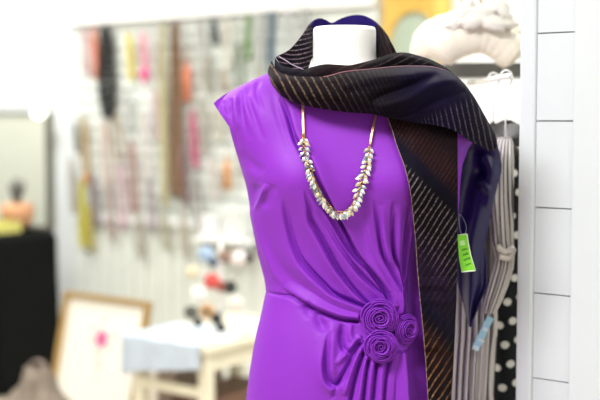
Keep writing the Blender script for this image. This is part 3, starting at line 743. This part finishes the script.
# C: collar standing behind the neck
Ct = [((276, 57, 2.055), (291, 84, 2.055)), ((290, 49, 2.07), (304, 76, 2.062)), ((304, 32.5, 2.10), (312, 58, 2.085)), ((311, 23, 2.15), (316, 60, 2.165)), ((318, 18.5, 2.17), (325, 62, 2.18)),
      ((325, 19.8, 2.185), (330, 62, 2.185)), ((332, 22.8, 2.19), (336, 62, 2.19)), ((340, 19, 2.19), (342, 62, 2.19)), ((349, 16, 2.185), (349, 62, 2.185)), ((360, 15, 2.18), (360, 62, 2.18)), ((369, 17.8, 2.17), (370, 60, 2.175)), ((377, 23.5, 2.15), (377, 60, 2.16)),
      ((385.5, 33, 2.11), (378.5, 60, 2.11)), ((391.5, 43, 2.08), (379, 62, 2.07)), ((397, 54, 2.07), (380, 68, 2.06))]
def cmid(a, b, w): return tuple(a[i]*(1-w)+b[i]*w for i in range(3))
gC = np.swapaxes(patch([[a, cmid(a, b, .3), cmid(a, b, .7), b] for a, b in Ct], 300, 40), 0, 1)
gC[..., 2] += .006*np.sin(gC[..., 0]*.35)*np.linspace(0, 1, 40)[:, None]
def patC(x, y, r, c):
    cc = c*14
    inner = np.clip(np.minimum(cc-2.7, 11.2-cc)*3, 0, 1)
    am = np.where(cc < 3, .85, .4)*(1-inner)
    ph = np.where(cc < 6, (y+.18*(x-290)+.012*(x-300)**2)/4.6, (x-.3*y)/4.2)
    outer = np.where((cc < 6)[:, None], np.array(lin((34, 24, 34)))[None], np.array(lin((46, 30, 30)))[None])
    navy = np.array(lin((50, 38, 112)))[None]*2.2
    bc = outer*(1-inner[:, None])+navy*inner[:, None]
    sc = np.where((cc < 6)[:, None], np.array(lin((150, 130, 145)))[None], np.array(lin((98, 76, 66)))[None])
    return ph, am, bc, sc
sheet('standing_collar', gC, patC, sca, kb=.2, ks=.7)
q = cr(np.array([(279, 56.5), (285, 60), (292, 64.5), (303.5, 69.5)], float), 20)
mesh('silver_edge', tube(at(q[:, 0], q[:, 1], 2.022), .0009, 6), cm((178, 160, 190), noise=.3, nscale=200), sca, label='silvery lilac edge')
# D: front tail
tl = tab('104:383 112:386 118:388 130:392.5 145:397 165:404.5 180:408.5 190:410.5 200:412 215:413.5 240:416 265:417.5 300:420.5 330:423.5 360:426 400:428.5 470:432 560:436')
trr = tab('104:452 125:457 200:457.3 250:457 300:456 340:454 370:452.5 400:450.5 470:448 560:446')
ry = np.concatenate([np.linspace(104, 404, 200), np.linspace(408, 560, 20)]); cu = np.linspace(0, 1, 70)
gx = tl(ry)[:, None]+(trr(ry)-tl(ry))[:, None]*cu[None]; gy = np.repeat(ry[:, None], 70, 1)
yl = np.array([float(ydress(a-20, min(b, 400))) for a, b in zip(tl(ry), ry)])
ysm = np.convolve(np.pad(yl, 25, 'edge'), np.ones(51)/51, 'valid'); yl = np.minimum(yl, ysm)-.011
gz = yl[:, None]+.028*cu[None]**1.5-.004*np.sin(PI*cu)[None]+.0035*np.sin(cu*7+ry[:, None]*.02)*cu[None]*(1-cu[None])*4
gD = np.stack([gx, gy, gz], -1)
lim = ydress(gx, np.minimum(gy, 404))-.007; gD[..., 2] = np.minimum(gD[..., 2], lim)
def patD(x, y, r, c):
    q = (y-x)*.707; p = x*.85+y*.53
    per = np.interp(q, [-195, -183, -170, -115, -75, -40], [4, 4, 6.4, 6.4, 7.5, 7.5])
    am = np.interp(q, [-215, -200, -186, -181, -172, -168, -128, -112, -80, -68, -50, 10], [.10, .35, .40, 0, 0, .8, .75, .12, .06, .45, .75, .85])
    ph = np.where(q < -176, p/4.0, np.where(q < -90, p/5.4, p/6.4))
    bc = ramp(q, [(-215, (30, 18, 20)), (-196, (50, 28, 24)), (-186, (44, 24, 28)), (-180, (20, 18, 38)), (-168, (20, 16, 24)), (-140, (22, 15, 20)), (-115, (44, 30, 50)), (-95, (38, 26, 46)), (-84, (20, 22, 42)), (-74, (22, 16, 26)), (-66, (52, 32, 24)), (-40, (40, 26, 20)), (10, (26, 18, 20))])
    sc = ramp(q, [(-200, (100, 66, 52)), (-180, (90, 70, 60)), (-168, (165, 152, 158)), (-120, (140, 120, 130)), (-70, (140, 92, 60)), (-40, (178, 130, 92)), (0, (196, 170, 150))])
    return ph, am, bc, sc
sheet('front_tail', gD, patD, sca, .003, kb=.36, ks=.66)
# stitched edges
ee = np.arange(0, 219, 2)
mesh('edge_stitching', tube(at(gD[ee, 0, 0]-.3, gD[ee, 0, 1], gD[ee, 0, 2]-.001), .0006*(1+.5*np.sin(ee*1.9)), 6), mat('stitch_thread', (140, 116, 98), .6, noise=.8, nscale=500), sca)
ei = np.arange(0, 300, 3)
mesh('piping', tube(at(gA[0, 120:330:5, 0], gA[0, 120:330:5, 1]-.3, gA[0, 120:330:5, 2]-.002), .0009, 6), cm((150, 96, 110), noise=.4, nscale=300), sca)
# E: back tail with the navy lining showing
er = tab('122:486 135:494 150:499 160:500.5 165:501.5 172:501 180:498.5 190:496 200:493.5 210:492 220:489.5 232:487 245:485.5 265:486.5 285:487 293:484 300:481 315:475 327:470.5')
el = tab('122:446 245:450 270:455 290:459 300:462 315:466.5 327:469.8')
ry = np.linspace(122, 327, 120); cu = np.linspace(0, 1, 50)
gx = el(ry)[:, None]+(er(ry)-el(ry))[:, None]*cu[None]; gy = np.repeat(ry[:, None], 50, 1)
gz = 2.165+.010*np.sin(cu*8+ry[:, None]*.025)-.045*np.clip((150-ry)/30, 0, 1)[:, None]+.02*(1-cu[None])
gE = np.stack([gx, gy, gz], -1)
crease(gE, [(484, 158), (492, 172), (490, 182), (497, 190)], 5, .010)
crease(gE, [(482, 182), (490, 194), (489, 205)], 4, .010)
crease(gE, [(480, 172), (488, 184)], 4, -.008)
def patE(x, y, r, c): return x/6, 0*x, ramp(y, [(122, (22, 17, 46)), (150, (28, 22, 62)), (327, (25, 20, 60))]), np.array(lin((60, 50, 110)))
sheet('back_tail', gE, patE, sca, .003, m=mat('navy_satin', (27, 21, 72), .36, spec=.5, noise=.1), kb=.8)['label'] = 'navy satin lining side of the scarf'
# ------------------------------------------------------------------ necklace
nk = thing('crystal_necklace', 'statement necklace of pale crystals on a rose gold chain over the bodice', 'necklace', tuple(at(340, 218, 1.96)))
m_rose = mat('rose_gold', (226, 178, 140), .3, metal=.85, noise=.1, nscale=300)
m_gold2 = mat('gold_links', (206, 168, 92), .3, metal=.9, noise=.1, nscale=300)
for pts in ([(302.5, 101), (303, 112), (303.2, 124), (303.5, 137)], [(376.5, 111), (374.5, 122), (372, 133), (370, 145)]):
    q = cr(np.array(pts, float), 30); w = at(q[:, 0], q[:, 1], ydress(q[:, 0], q[:, 1])-.005); w[:, 1] = np.convolve(np.pad(w[:, 1], 4, 'edge'), np.ones(9)/9, 'valid')
    mesh('chain', join(tube(w+np.array([.0011, 0, 0]), .0011, 6), tube(w-np.array([.0011, 0, 0]), .0011, 6)), m_rose, nk)
path = cr(np.array([(303.5, 136), (304.5, 149), (308, 162), (312, 175), (317, 187), (323, 198), (331, 208), (341, 213), (350, 209), (356, 199), (360, 187), (364, 174), (368, 160), (370, 145)], float), 300)
sg = np.concatenate([[0], np.cumsum(np.linalg.norm(np.diff(path, axis=0), axis=1))])
def onpath(s): return np.array([np.interp(s, sg, path[:, 0]), np.interp(s, sg, path[:, 1])])
lk = []
for s in np.arange(0, sg[-1], 4.0):
    a = onpath(s); b = onpath(min(sg[-1], s+1)); tg = (b-a); tg /= np.linalg.norm(tg)+1e-9
    th = np.linspace(0, 2*PI, 11)[:-1]; n2 = np.array([-tg[1], tg[0]])
    pts = a[None]+2.6*np.cos(th)[:, None]*tg+1.5*np.sin(th)[:, None]*n2
    lk.append(tube(at(pts[:, 0], pts[:, 1], float(ydress(*a))-.007), .0008, 5, closed=True))
lkc = mesh('link_chain', join(*lk), m_gold2, nk, label='gold links')
MC = [mat('crystal_clear', (226, 230, 228), .12, metal=.35, spec=1.), mat('crystal_blue', (164, 178, 186), .12, metal=.4, spec=1.), mat('crystal_champagne', (208, 200, 172), .15, metal=.4, spec=1.), mat('crystal_smoke', (120, 126, 128), .12, metal=.5, spec=1.)]
setg = []
nC = 96
for i in range(nC):
    pp = (i//2+.4)/(nC//2); s = (pp+.052*math.sin(2*PI*pp))*sg[-1]; a = onpath(s); b = onpath(min(sg[-1], s+1)); tg = b-a; tg /= np.linalg.norm(tg)+1e-9
    side = 1 if i % 2 else -1
    down = np.array([0, 1.0]); n2 = np.array([-tg[1], tg[0]])*side
    w_ = abs(tg[0])
    d = n2*.75+down*(.75 if True else 0)+rng.normal(0, .30, 2)
    if n2[1] < -.3: d = down+np.array([rng.normal(0, .45), 0])
    d /= np.linalg.norm(d)
    ln = rng.uniform(6.0, 7.8); wd = rng.uniform(1.7, 2.25)
    c = a+d*(1.6+ln/2)*.80; n3 = np.array([-d[1], d[0]])
    prf = [(-1, .12), (-.45, .85), (.05, 1.0), (.5, .72), (1, .08)]
    Vv = []; yb = float(ydress(*np.clip(c, [240, 80], [455, 395])))-.007-rng.uniform(0, .006)
    for u, r_ in prf:
        for k in range(6):
            q = 2*PI*k/6+PI/6; pt = c+d*u*ln/2+n3*wd*r_*math.cos(q); Vv.append(at(pt[0], pt[1], yb-wd*.75*r_*MPP*math.sin(q)))
    Fc = [(a_*6+k, a_*6+(k+1) % 6, (a_+1)*6+(k+1) % 6, (a_+1)*6+k) for a_ in range(4) for k in range(6)]+[tuple(range(6))[::-1], tuple(range(24, 30))]
    mesh('crystal', (np.array(Vv), Fc), MC[int(rng.choice(4, p=[.46, .22, .20, .12]))], nk, smooth=False)
    e0 = c-d*ln*.5; setg.append(tube(at(np.array([a[0], e0[0], e0[0]+d[0]*1.8]), np.array([a[1], e0[1], e0[1]+d[1]*1.8]), yb), [.0006, .0013, .0009], 6))
mesh('settings', join(*setg), m_gold2, lkc, label='gold settings')
# ------------------------------------------------------------------ price tags
def slab(poly, Y, t=.0008):
    p = np.array(poly, float); Yv = np.broadcast_to(np.asarray(Y, float), (len(p),)); a = at(p[:, 0], p[:, 1], Yv); b = a+np.array([0, t, 0]); n = len(p)
    return np.concatenate([a, b]), [list(range(n))[::-1], list(range(n, 2*n))]+[[i, (i+1) % n, n+(i+1) % n, n+i] for i in range(n)]
gt = thing('price_tag', 'bright green price tag on a thread beside the scarf front tail', 'price tag', tuple(at(466, 272, 2.05)))
m_grn = cm((128, 214, 50), noise=.06); YG = 2.045
mesh('card', slab([(457.5, 235), (467, 234), (468.3, 243), (471, 256), (475.5, 270.5), (461.5, 272), (459, 258)], YG), m_grn, gt, smooth=False)
rim = [(457.5, 235), (467, 234), (468.3, 243), (471, 256), (475.5, 270.5), (461.5, 272)]
rw = at(np.array([q[0] for q in rim]), np.array([q[1] for q in rim]), YG-.0004)
mesh('white_edge', join(tube(rw[:2], .0008, 6), tube(rw[1:5], .0008, 6), tube(rw[4:6], .0011, 6)), cm((235, 245, 225), noise=.02), gt, label='white card edge')
def squig(x0, y0, x1, y1, n, amp, Y, r=.0005):
    t = np.linspace(0, 1, 40); x = x0+(x1-x0)*t+amp*.5*np.sin(t*n*2*PI+1); y = y0+(y1-y0)*t+amp*np.cos(t*n*2*PI*1.3); return tube(at(x, y, Y), r, 5)
mesh('handwriting', join(squig(461.5, 250, 467, 249, 3, .8, YG-.0006), squig(463, 255, 468, 253.5, 3, .9, YG-.0006), squig(464, 260, 470, 258, 3.5, .9, YG-.0006), squig(465.5, 265, 471, 263.5, 2.5, .8, YG-.0006)), cm((52, 130, 34), noise=.05), gt, label='dark green scribble')
mesh('sticker', slab([(459.5, 241), (464.5, 240.3), (465.2, 245), (460.2, 245.6)], YG-.0007, .0005), cm((186, 232, 160), noise=.05), gt, smooth=False)
a = np.linspace(0, 1, 30)
lp_ = cr(np.array([(459, 214), (463, 218), (466, 226), (465.5, 233), (463, 237), (460.5, 231), (459, 222), (459, 214)], float), 40)
mesh('thread', tube(at(lp_[:, 0], lp_[:, 1], np.linspace(2.075, YG, 40)), .0004, 5), cm((170, 180, 190), noise=.05), gt)
# ------------------------------------------------------------------ clothes rack at the right
def loops(name, rws, Yc, dep, parent, m, npl=0, amp=0., na=160, nr=120, colf=None, tw=0.):
    r = np.array(rws, float); ry = np.linspace(r[0, 0], r[-1, 0], nr); l = np.interp(ry, r[:, 0], r[:, 1]); rr = np.interp(ry, r[:, 0], r[:, 2])
    a = np.linspace(0, 2*PI, na+1)[:-1][None]; cx = ((l+rr)/2)[:, None]; hw = ((rr-l)/2)[:, None]
    grow = np.clip((ry-r[0, 0])/18, .15, 1)[:, None]
    mod = 1+amp*np.sin(npl*a+tw*ry[:, None]*.01+.6*np.sin(a*3))*grow
    px = cx+hw*np.cos(a)*(1+(mod-1)*.5); Y = Yc-dep*grow*np.sin(a)*mod
    v = at(px, np.repeat(ry[:, None], na, 1), Y)
    # true shape: loop heights follow the row
    v[..., 2] = at(cx, ry[:, None], Yc)[..., 2]
    o = mesh(name, (v.reshape(-1, 3), [list(q) for q in gridfaces(nr, na, True)]+[list(range(na)), list(range((nr-1)*na, nr*na))[::-1]]), m, parent)
    if colf:
        c = colf(np.repeat(a, nr, 0), np.repeat(ry[:, None], na, 1)); at_ = o.data.attributes.new('pattern', 'FLOAT_VECTOR', 'POINT'); at_.data.foreach_set('vector', c.reshape(-1, 3).astype(np.float32).ravel())
    return o
def stripe_mat():
    m = bpy.data.materials.new('striped_cotton'); m.use_nodes = True; nt = m.node_tree; b = nt.nodes['Principled BSDF']; b.inputs['Roughness'].default_value = .8
    a = nt.nodes.new('ShaderNodeAttribute'); a.attribute_name = 'pattern'; s = nt.nodes.new('ShaderNodeSeparateXYZ'); nt.links.new(a.outputs['Vector'], s.inputs[0])
    f = nt.nodes.new('ShaderNodeMath'); f.operation = 'FRACT'; nt.links.new(s.outputs[0], f.inputs[0])
    g = nt.nodes.new('ShaderNodeMath'); g.operation = 'LESS_THAN'; g.inputs[1].default_value = .36; nt.links.new(f.outputs[0], g.inputs[0])
    mx = nt.nodes.new('ShaderNodeMix'); mx.data_type = 'RGBA'; mx.inputs['A'].default_value = (*lin((206, 203, 201)), 1); mx.inputs['B'].default_value = (*lin((98, 92, 96)), 1)
    nt.links.new(g.outputs[0], mx.inputs['Factor']); nt.links.new(mx.outputs['Result'], b.inputs['Base Color']); return m
def dot_mat():
    m = bpy.data.materials.new('dotted_cotton'); m.use_nodes = True; nt = m.node_tree; b = nt.nodes['Principled BSDF']; b.inputs['Roughness'].default_value = .85; b.inputs['Specular IOR Level'].default_value = .2
    a = nt.nodes.new('ShaderNodeAttribute'); a.attribute_name = 'pattern'; s = nt.nodes.new('ShaderNodeSeparateXYZ')
    fr = nt.nodes.new('ShaderNodeVectorMath'); fr.operation = 'FRACTION'; nt.links.new(a.outputs['Vector'], fr.inputs[0])
    sb_ = nt.nodes.new('ShaderNodeVectorMath'); sb_.operation = 'SUBTRACT'; sb_.inputs[1].default_value = (.5, .5, 0); nt.links.new(fr.outputs[0], sb_.inputs[0]); nt.links.new(sb_.outputs[0], s.inputs[0])
    def mm(op, x, y):
        n = nt.nodes.new('ShaderNodeMath'); n.operation = op
        for i, q in enumerate((x, y)):
            if isinstance(q, (int, float)): n.inputs[i].default_value = q
            else: nt.links.new(q, n.inputs[i])
        return n.outputs[0]
    X = mm('ADD', mm('MULTIPLY', s.outputs[0], 12.), mm('MULTIPLY', s.outputs[1], 5.)); Y = mm('ADD', mm('MULTIPLY', s.outputs[0], -4.), mm('MULTIPLY', s.outputs[1], 19.))
    d = mm('SQRT', mm('ADD', mm('POWER', mm('ABSOLUTE', X, 0), 2.), mm('POWER', mm('ABSOLUTE', Y, 0), 2.)), 0)
    g = mm('LESS_THAN', d, 3.7)
    mx = nt.nodes.new('ShaderNodeMix'); mx.data_type = 'RGBA'; mx.inputs['A'].default_value = (*lin((22, 26, 30)), 1); mx.inputs['B'].default_value = (*lin((226, 226, 222)), 1)
    nt.links.new(g, mx.inputs['Factor']); nt.links.new(mx.outputs['Result'], b.inputs['Base Color']); return m
YB, YP = 2.29, 2.44
# rack
m_rack = mat('rack_grey', (112, 114, 110), .45, metal=.2, noise=.1)
xP = at(560, 100, 2.78)[0]
rk = thing('clothes_rack', 'grey clothes rack with a shelf behind the white planked panel', 'clothes rack', (xP, 2.78, 0))
zs = at(480, 77, 2.70)[2]; zs1 = at(480, 62.5, 2.70)[2]; xs0 = at(444, 70, 2.72)[0]
bevel(mesh('shelf', box((xs0, 2.70, zs), (xP+.02, 2.86, zs1)), m_rack, rk, smooth=False), .003)
zr = at(480, -24, 2.63)[2]
mesh('post', tube([(xP, 2.78, .01), (xP, 2.78, zr+.02)], .014, 12), m_rack, rk)
mesh('upper_rail', tube([(xP, 2.78, zr), (xP, 2.63, zr), (at(395, 0, 2.63)[0], 2.63, zr)], .011, 12), m_rack, rk)
xr = at(506, 90, YB)[0]; zl = zs-.012
mesh('lower_rail', tube([(xr, 2.26, zl), (xr+.005, 2.83, zl)], .006, 10), m_white, rk)
mesh('foot', join(tube([(xP, 2.55, .02), (xP, 3.05, .02)], .016, 10), tube([(xP-.35, 2.78, .02), (xP+.2, 2.78, .02)], .016, 10)), m_rack, rk)
def hanger(y, ztop, label):
    r = thing('clothes_hanger', label, 'hanger', (xr, y, ztop), 'plain hangers under the rack shelf')
    zc = zl+.008; th = np.linspace(-.3, PI+.2, 14)
    hk = [(xr+.012*math.cos(q), y, zc-.010+.014*math.sin(q)) for q in th[::-1]]
    mesh('hook', tube(hk+[(xr, y, zc-.045), (xr, y, ztop)], .0016, 6), m_white, r)
    mesh('arm', tube([(xr-.03, y+.0, ztop-.03), (xr, y, ztop), (xr+.03, y, ztop-.03)], .006, 8), cm((60, 56, 54)), r)
zb = at(505, 137, YB)[2]; zp_ = at(507, 121, YP)[2]
hanger(YB, zb-.005, 'thin white hook hanger carrying the grey striped blouse')
hanger(YP, zp_-.005, 'thin white hook hanger carrying the black polka dot garment')
m_str = stripe_mat()
bl = thing('striped_blouse', 'grey and white pinstriped pleated blouse hanging on the rack', 'blouse', tuple(at(470, 600, YB)))
def cs(n, k=0.): return lambda a, y: np.stack([n*(-np.cos(a))*.5+k*(y-300)/100+.25*np.sin(y*.03), y*0, y*0], -1)
loops('body', [(137, 500, 508), (143, 486, 508), (160, 450, 500), (200, 442, 498), (250, 440, 497), (300, 440, 496), (330, 440, 496), (400, 436, 492), (520, 430, 494), (600, 428, 496)], YB, .045, bl, m_str, 26, .11, colf=cs(9), na=320)
slv = loops('sleeve', [(137, 502, 511), (142, 497, 513), (160, 493, 513.5), (200, 491, 513), (240, 492, 513), (258, 496, 514), (268, 494, 513), (285, 489, 508), (300, 485, 502), (312, 483, 496)], YB-.052, .020, bl, m_str, 9, .16, colf=cs(5, .35), na=160)
q = np.array([(497, 246), (505, 252), (513, 249), (509, 258), (499, 256)], float)
mesh('cuff_tie', tube(at(*np.moveaxis(cr(q, 24), -1, 0), YB-.078), .006, 8), cm((214, 208, 202), noise=.2), slv)
pk = thing('polka_dot_garment', 'black garment with white polka dots hanging behind the striped blouse', 'garment', tuple(at(505, 600, YP)))
def lat(a, y):
    px = 505+22*np.cos(a); dx, dy = px-504, y-340.; det = 12*19+4*5
    return np.stack([(dx*19-dy*5)/det+.5, (12*dy+4*dx)/det+.5, 0*dx], -1)
pkb = loops('body', [(121, 503, 511), (126, 494, 520), (134, 487, 527), (160, 484, 530), (260, 483, 530), (400, 480, 532), (600, 470, 540)], YP, .05, pk, dot_mat(), 5, .08, colf=lat, na=200)
loops('yoke', [(120, 503, 511), (125, 493, 521), (133, 486, 528), (146, 483.5, 530)], YP, .053, pkb, cm((20, 23, 26), noise=.1), 5, .08, nr=30)
# blue tag on the blouse
bt = thing('paper_tag', 'small pale blue paper tag pinned on the striped blouse', 'price tag', tuple(at(473, 352, 2.22)))
YT = 2.225
mesh('card', slab([(487.5, 315.5), (494, 318.5), (486.5, 334), (478, 352), (471.5, 348.5), (480, 331)], YT), cm((160, 208, 232), noise=.05), bt, smooth=False)
mesh('printed_bands', join(slab([(483.8, 327), (488, 329), (486.5, 332), (482.3, 330)], YT-.0006, .0004), slab([(479, 338), (484.5, 340.5), (483.5, 343), (477.8, 340.5)], YT-.0006, .0004), slab([(474.5, 345), (479.7, 347.5), (478, 351), (472.5, 348.5)], YT-.0006, .0004)), cm((216, 234, 240), noise=.02), bt, smooth=False, label='paler bands')
mesh('pin_thread', tube(at(np.array([490.5, 492, 491.]), np.array([317, 312, 306.]), np.array([YT, YT, YT])), .0005, 5), cm((220, 220, 220)), bt)
# padded hangers
m_satin = mat('cream_satin', (238, 232, 216), .45, noise=.05, nscale=25, sheen=.2, bump=.25, bscale=60)
m_bow = mat('white_ribbon', (244, 242, 234), .5, noise=.04)
def padded(cl_, r_, Y, hx, label):
    c = cr(np.array(cl_, float), 60); n = len(c); t = np.linspace(0, 1, n)
    rad = r_*np.clip(np.sqrt(np.clip(np.minimum(t, 1-t)/.07, 0, 1)), .1, 1)*(1+.018*np.sin(t*60))*Y/F
    root = thing('padded_hanger', label, 'hanger', tuple(at(hx, 20, Y)), 'cream padded hangers')
    v, f = tube(at(c[:, 0], c[:, 1], Y), rad, 18); v[:, 1] = Y+(v[:, 1]-Y)*.75
    pad = mesh('padding', (v, f), m_satin, root)
    zt2 = at(hx, c[np.abs(c[:, 0]-hx).argmin(), 1]-8, Y); x0 = zt2[0]
    th = np.linspace(-.5, PI, 14)[::-1]
    hk = [(x0+.013*math.cos(q), Y, zr+.003+.013*math.sin(q)) for q in th][::-1]
    mesh('hook', tube([tuple(zt2), (x0+.002, Y, zr-.06), (x0-.012, Y, zr-.012)]+hk[::-1], .0028, 8), mat('hook_gold', (206, 172, 96), .3, metal=.8), root)
    return pad, zt2
h1, _ = padded([(423.5, 62), (423, 50), (426, 39), (435, 31), (448, 26), (466, 22), (490, 26), (512, 38), (526, 58)], 12.5, 2.67, 462, 'cream padded hanger at the back, its rounded left end nearer the scarf')
h2, zt2 = padded([(434, 59), (444, 48), (457, 41), (472, 36), (487, 36), (499, 42), (509, 50), (519, 58)], 18, 2.60, 480, 'front cream padded hanger with the white bow, overlapping the other one')
bw = []
for k, (dx, dz, a_) in enumerate([(-.05, .012, .5), (.05, .014, -.5), (-.035, .035, 1.0), (.04, .04, -1.0), (0, .03, 0), (-.02, .01, .2), (.025, .005, -.2)]):
    v, f = ball((0, 0, 0), .026, 14, 9, (1.25, .5, .62)); rip = 1+.18*np.sin(np.arctan2(v[:, 2], v[:, 0])*9); v = v*rip[:, None]
    ca, sa_ = math.cos(a_), math.sin(a_); v = np.stack([v[:, 0]*ca-v[:, 2]*sa_, v[:, 1], v[:, 0]*sa_+v[:, 2]*ca], 1)
    bw.append((v+zt2+np.array([dx, -.02-.004*k, dz]), f))
mesh('bow', join(*bw), m_bow, h2)
# gold arched mirror on the back wall
off = .05
ca_, zc_ = wpx(411, 40, off); s_l, _ = wpx(380, 40, off); s_r, _ = wpx(446, 40, off); _, zap = wpx(411, 11, off); _, ztp = wpx(411, -26, off); _, zbt = wpx(411, 150, off)
hw_in, _ = wpx(386.5, 45, off); hw_in = ca_-hw_in
am_ = thing('arched_mirror', 'mirror with an arched opening in a wide ochre gold frame', 'mirror', tuple(wl(ca_, 0, zbt-.06)))
nA = 33; inner = [(ca_-hw_in, zbt)]; outer = [(s_l, zbt-.06)]
za = zap-hw_in*1.15
for i in range(nA):
    t = PI-PI*i/(nA-1); inner.append((ca_+hw_in*math.cos(t), za+hw_in*1.15*math.sin(t)))
    # outer: rounded rectangle top
    d = (math.cos(t), math.sin(t)); W = (s_r-s_l)/2; H = ztp-za; k = min(W/abs(d[0]) if abs(d[0]) > 1e-6 else 9, H/abs(d[1]) if abs(d[1]) > 1e-6 else 9)
    outer.append(((s_l+s_r)/2+d[0]*k, za+d[1]*k))
inner.append((ca_+hw_in, zbt)); outer.append((s_r, zbt-.06))
n = len(inner); O_ = np.array(outer); I_ = np.array(inner); M_ = (O_+I_)/2
vv = np.concatenate([wl(O_[:, 0], 0., O_[:, 1]), wl(O_[:, 0], .035, O_[:, 1]), wl(M_[:, 0], .06, M_[:, 1]), wl(I_[:, 0], .04, I_[:, 1]), wl(I_[:, 0], 0., I_[:, 1])])
ff = []
for L_ in range(4):
    for i in range(n): ff.append((L_*n+i, L_*n+(i+1) % n, (L_+1)*n+(i+1) % n, (L_+1)*n+i))
mesh('frame', (vv, ff), mat('ochre_gold', (226, 186, 92), .5, metal=.15, noise=.15, nscale=12), am_, smooth=False)
gv = np.concatenate([wl(I_[:, 0], .012, I_[:, 1]), wl(I_[:, 0], .02, I_[:, 1])])
mesh('glass', (gv, [list(range(n)), list(range(n, 2*n))[::-1]]+[(i, (i+1) % n, n+(i+1) % n, n+i) for i in range(n)]), mat('arch_glass', (190, 206, 188), .3, metal=.3), am_, smooth=False)
# ------------------------------------------------------------------ white planked panel at the right
Q0 = at(517.5, 200, 2.19); Q0 = np.array([Q0[0], Q0[1], 0])
def pa(px):
    d = ray(px, 200); t = np.dot(N, Q0-CAM)/np.dot(d, N); return float(np.dot(CAM+d*t-Q0, E))
def pz(px, py):
    d = ray(px, py); t = np.dot(N, Q0-CAM)/np.dot(d, N); return float((CAM+d*t)[2])
def pbox(a0, a1, b0, b1, z0, z1):
    v, f = box((a0, b0, z0), (a1, b1, z1)); w = Q0+v[:, :1]*E+v[:, 1:2]*N; w[:, 2] = v[:, 2]; return w, f
m_pan = mat('panel_paint', (206, 213, 218), .4, noise=.02, nscale=6)
pn = thing('planked_panel', 'tall white painted wooden panel with horizontal plank joints at the right', 'panel', tuple(Q0))
a1, a2, a3 = pa(533.5), pa(571.5), pa(660)
bevel(mesh('stile', pbox(0, a1, 0, .035, 0, 2.1), m_pan, pn, smooth=False), .005)
bevel(mesh('stile', pbox(a2, a3, -.001, .035, 0, 2.1), m_pan, pn, smooth=False), .003)
bevel(mesh('rail', pbox(a1, a2, 0, .035, 2.0, 2.1), m_pan, pn, smooth=False), .003)
mesh('backing', pbox(a1, a2, .022, .03, 0, 2.0), cm((110, 98, 76), noise=.1), pn, smooth=False)
ls = [pz(553, y) for y in (32.5, 121, 208.5, 295.3, 381.5)]
sp_ = (ls[0]-ls[-1])/4; zz = sorted([ls[-1]-sp_*k for k in range(5, 0, -1)]+ls[::-1]+[ls[0]+sp_, ls[0]+2*sp_]); zz = [max(0.0, z) for z in zz]; zz = [0.0]+[z for z in zz if z > .03 and z < 1.98]+[2.0]
for za_, zb_ in zip(zz[:-1], zz[1:]):
    mesh('plank', pbox(a1+.0006, a2-.0006, .007, .021, za_+.0011, zb_-.0011), m_pan, pn, smooth=False)
# ------------------------------------------------------------------ light
W = bpy.data.worlds.new('daylight'); SC.world = W; W.use_nodes = True
W.node_tree.nodes['Background'].inputs['Color'].default_value = (.93, .97, 1, 1); W.node_tree.nodes['Background'].inputs['Strength'].default_value = .10
def added_ceiling_lamp(x, y, power, label):  # unseen panels, added to model the dress folds and whiten the background
    r = thing('added_ceiling_light', label, 'ceiling light', (x, y, HC-.03), 'added unseen ceiling light panels')
    w, d = .6, .3
    bevel(mesh('housing', box((x-w, y-d, HC-.03), (x+w, y+d, HC-.001)), m_white, r, smooth=False), .004)
    mesh('diffuser', box((x-w+.02, y-d+.02, HC-.036), (x+w-.02, y+d-.02, HC-.03)), mat('diffuser', (250, 250, 246), .5, emit=2.), r, smooth=False)
    l = bpy.data.lights.new('added_panel_light', 'AREA'); l.shape = 'RECTANGLE'; l.size = 2*w; l.size_y = 2*d; l.energy = power; l.color = (1, .98, .95)
    o = bpy.data.objects.new('added_panel_light', l); C.objects.link(o); o.location = (x, y, HC-.05)
added_ceiling_lamp(-1.2, .7, 98, 'added unseen ceiling light panel over the shop front, left of the camera')
added_ceiling_lamp(.9, .3, 10, 'added unseen ceiling light panel over the shop front, right of the camera')
added_ceiling_lamp(-1.2, 3.4, 40, 'added unseen ceiling light panel before the slatted wall')
added_ceiling_lamp(.9, 3.4, 38, 'added unseen ceiling light panel above the clothes rack')
added_ceiling_lamp(-2.2, 5.6, 40, 'added unseen ceiling light panel above the black counter')
vs = SC.view_settings; vs.view_transform = 'Standard'; vs.look = 'None'; vs.gamma = 1; vs.use_curve_mapping = False; vs.exposure = .42
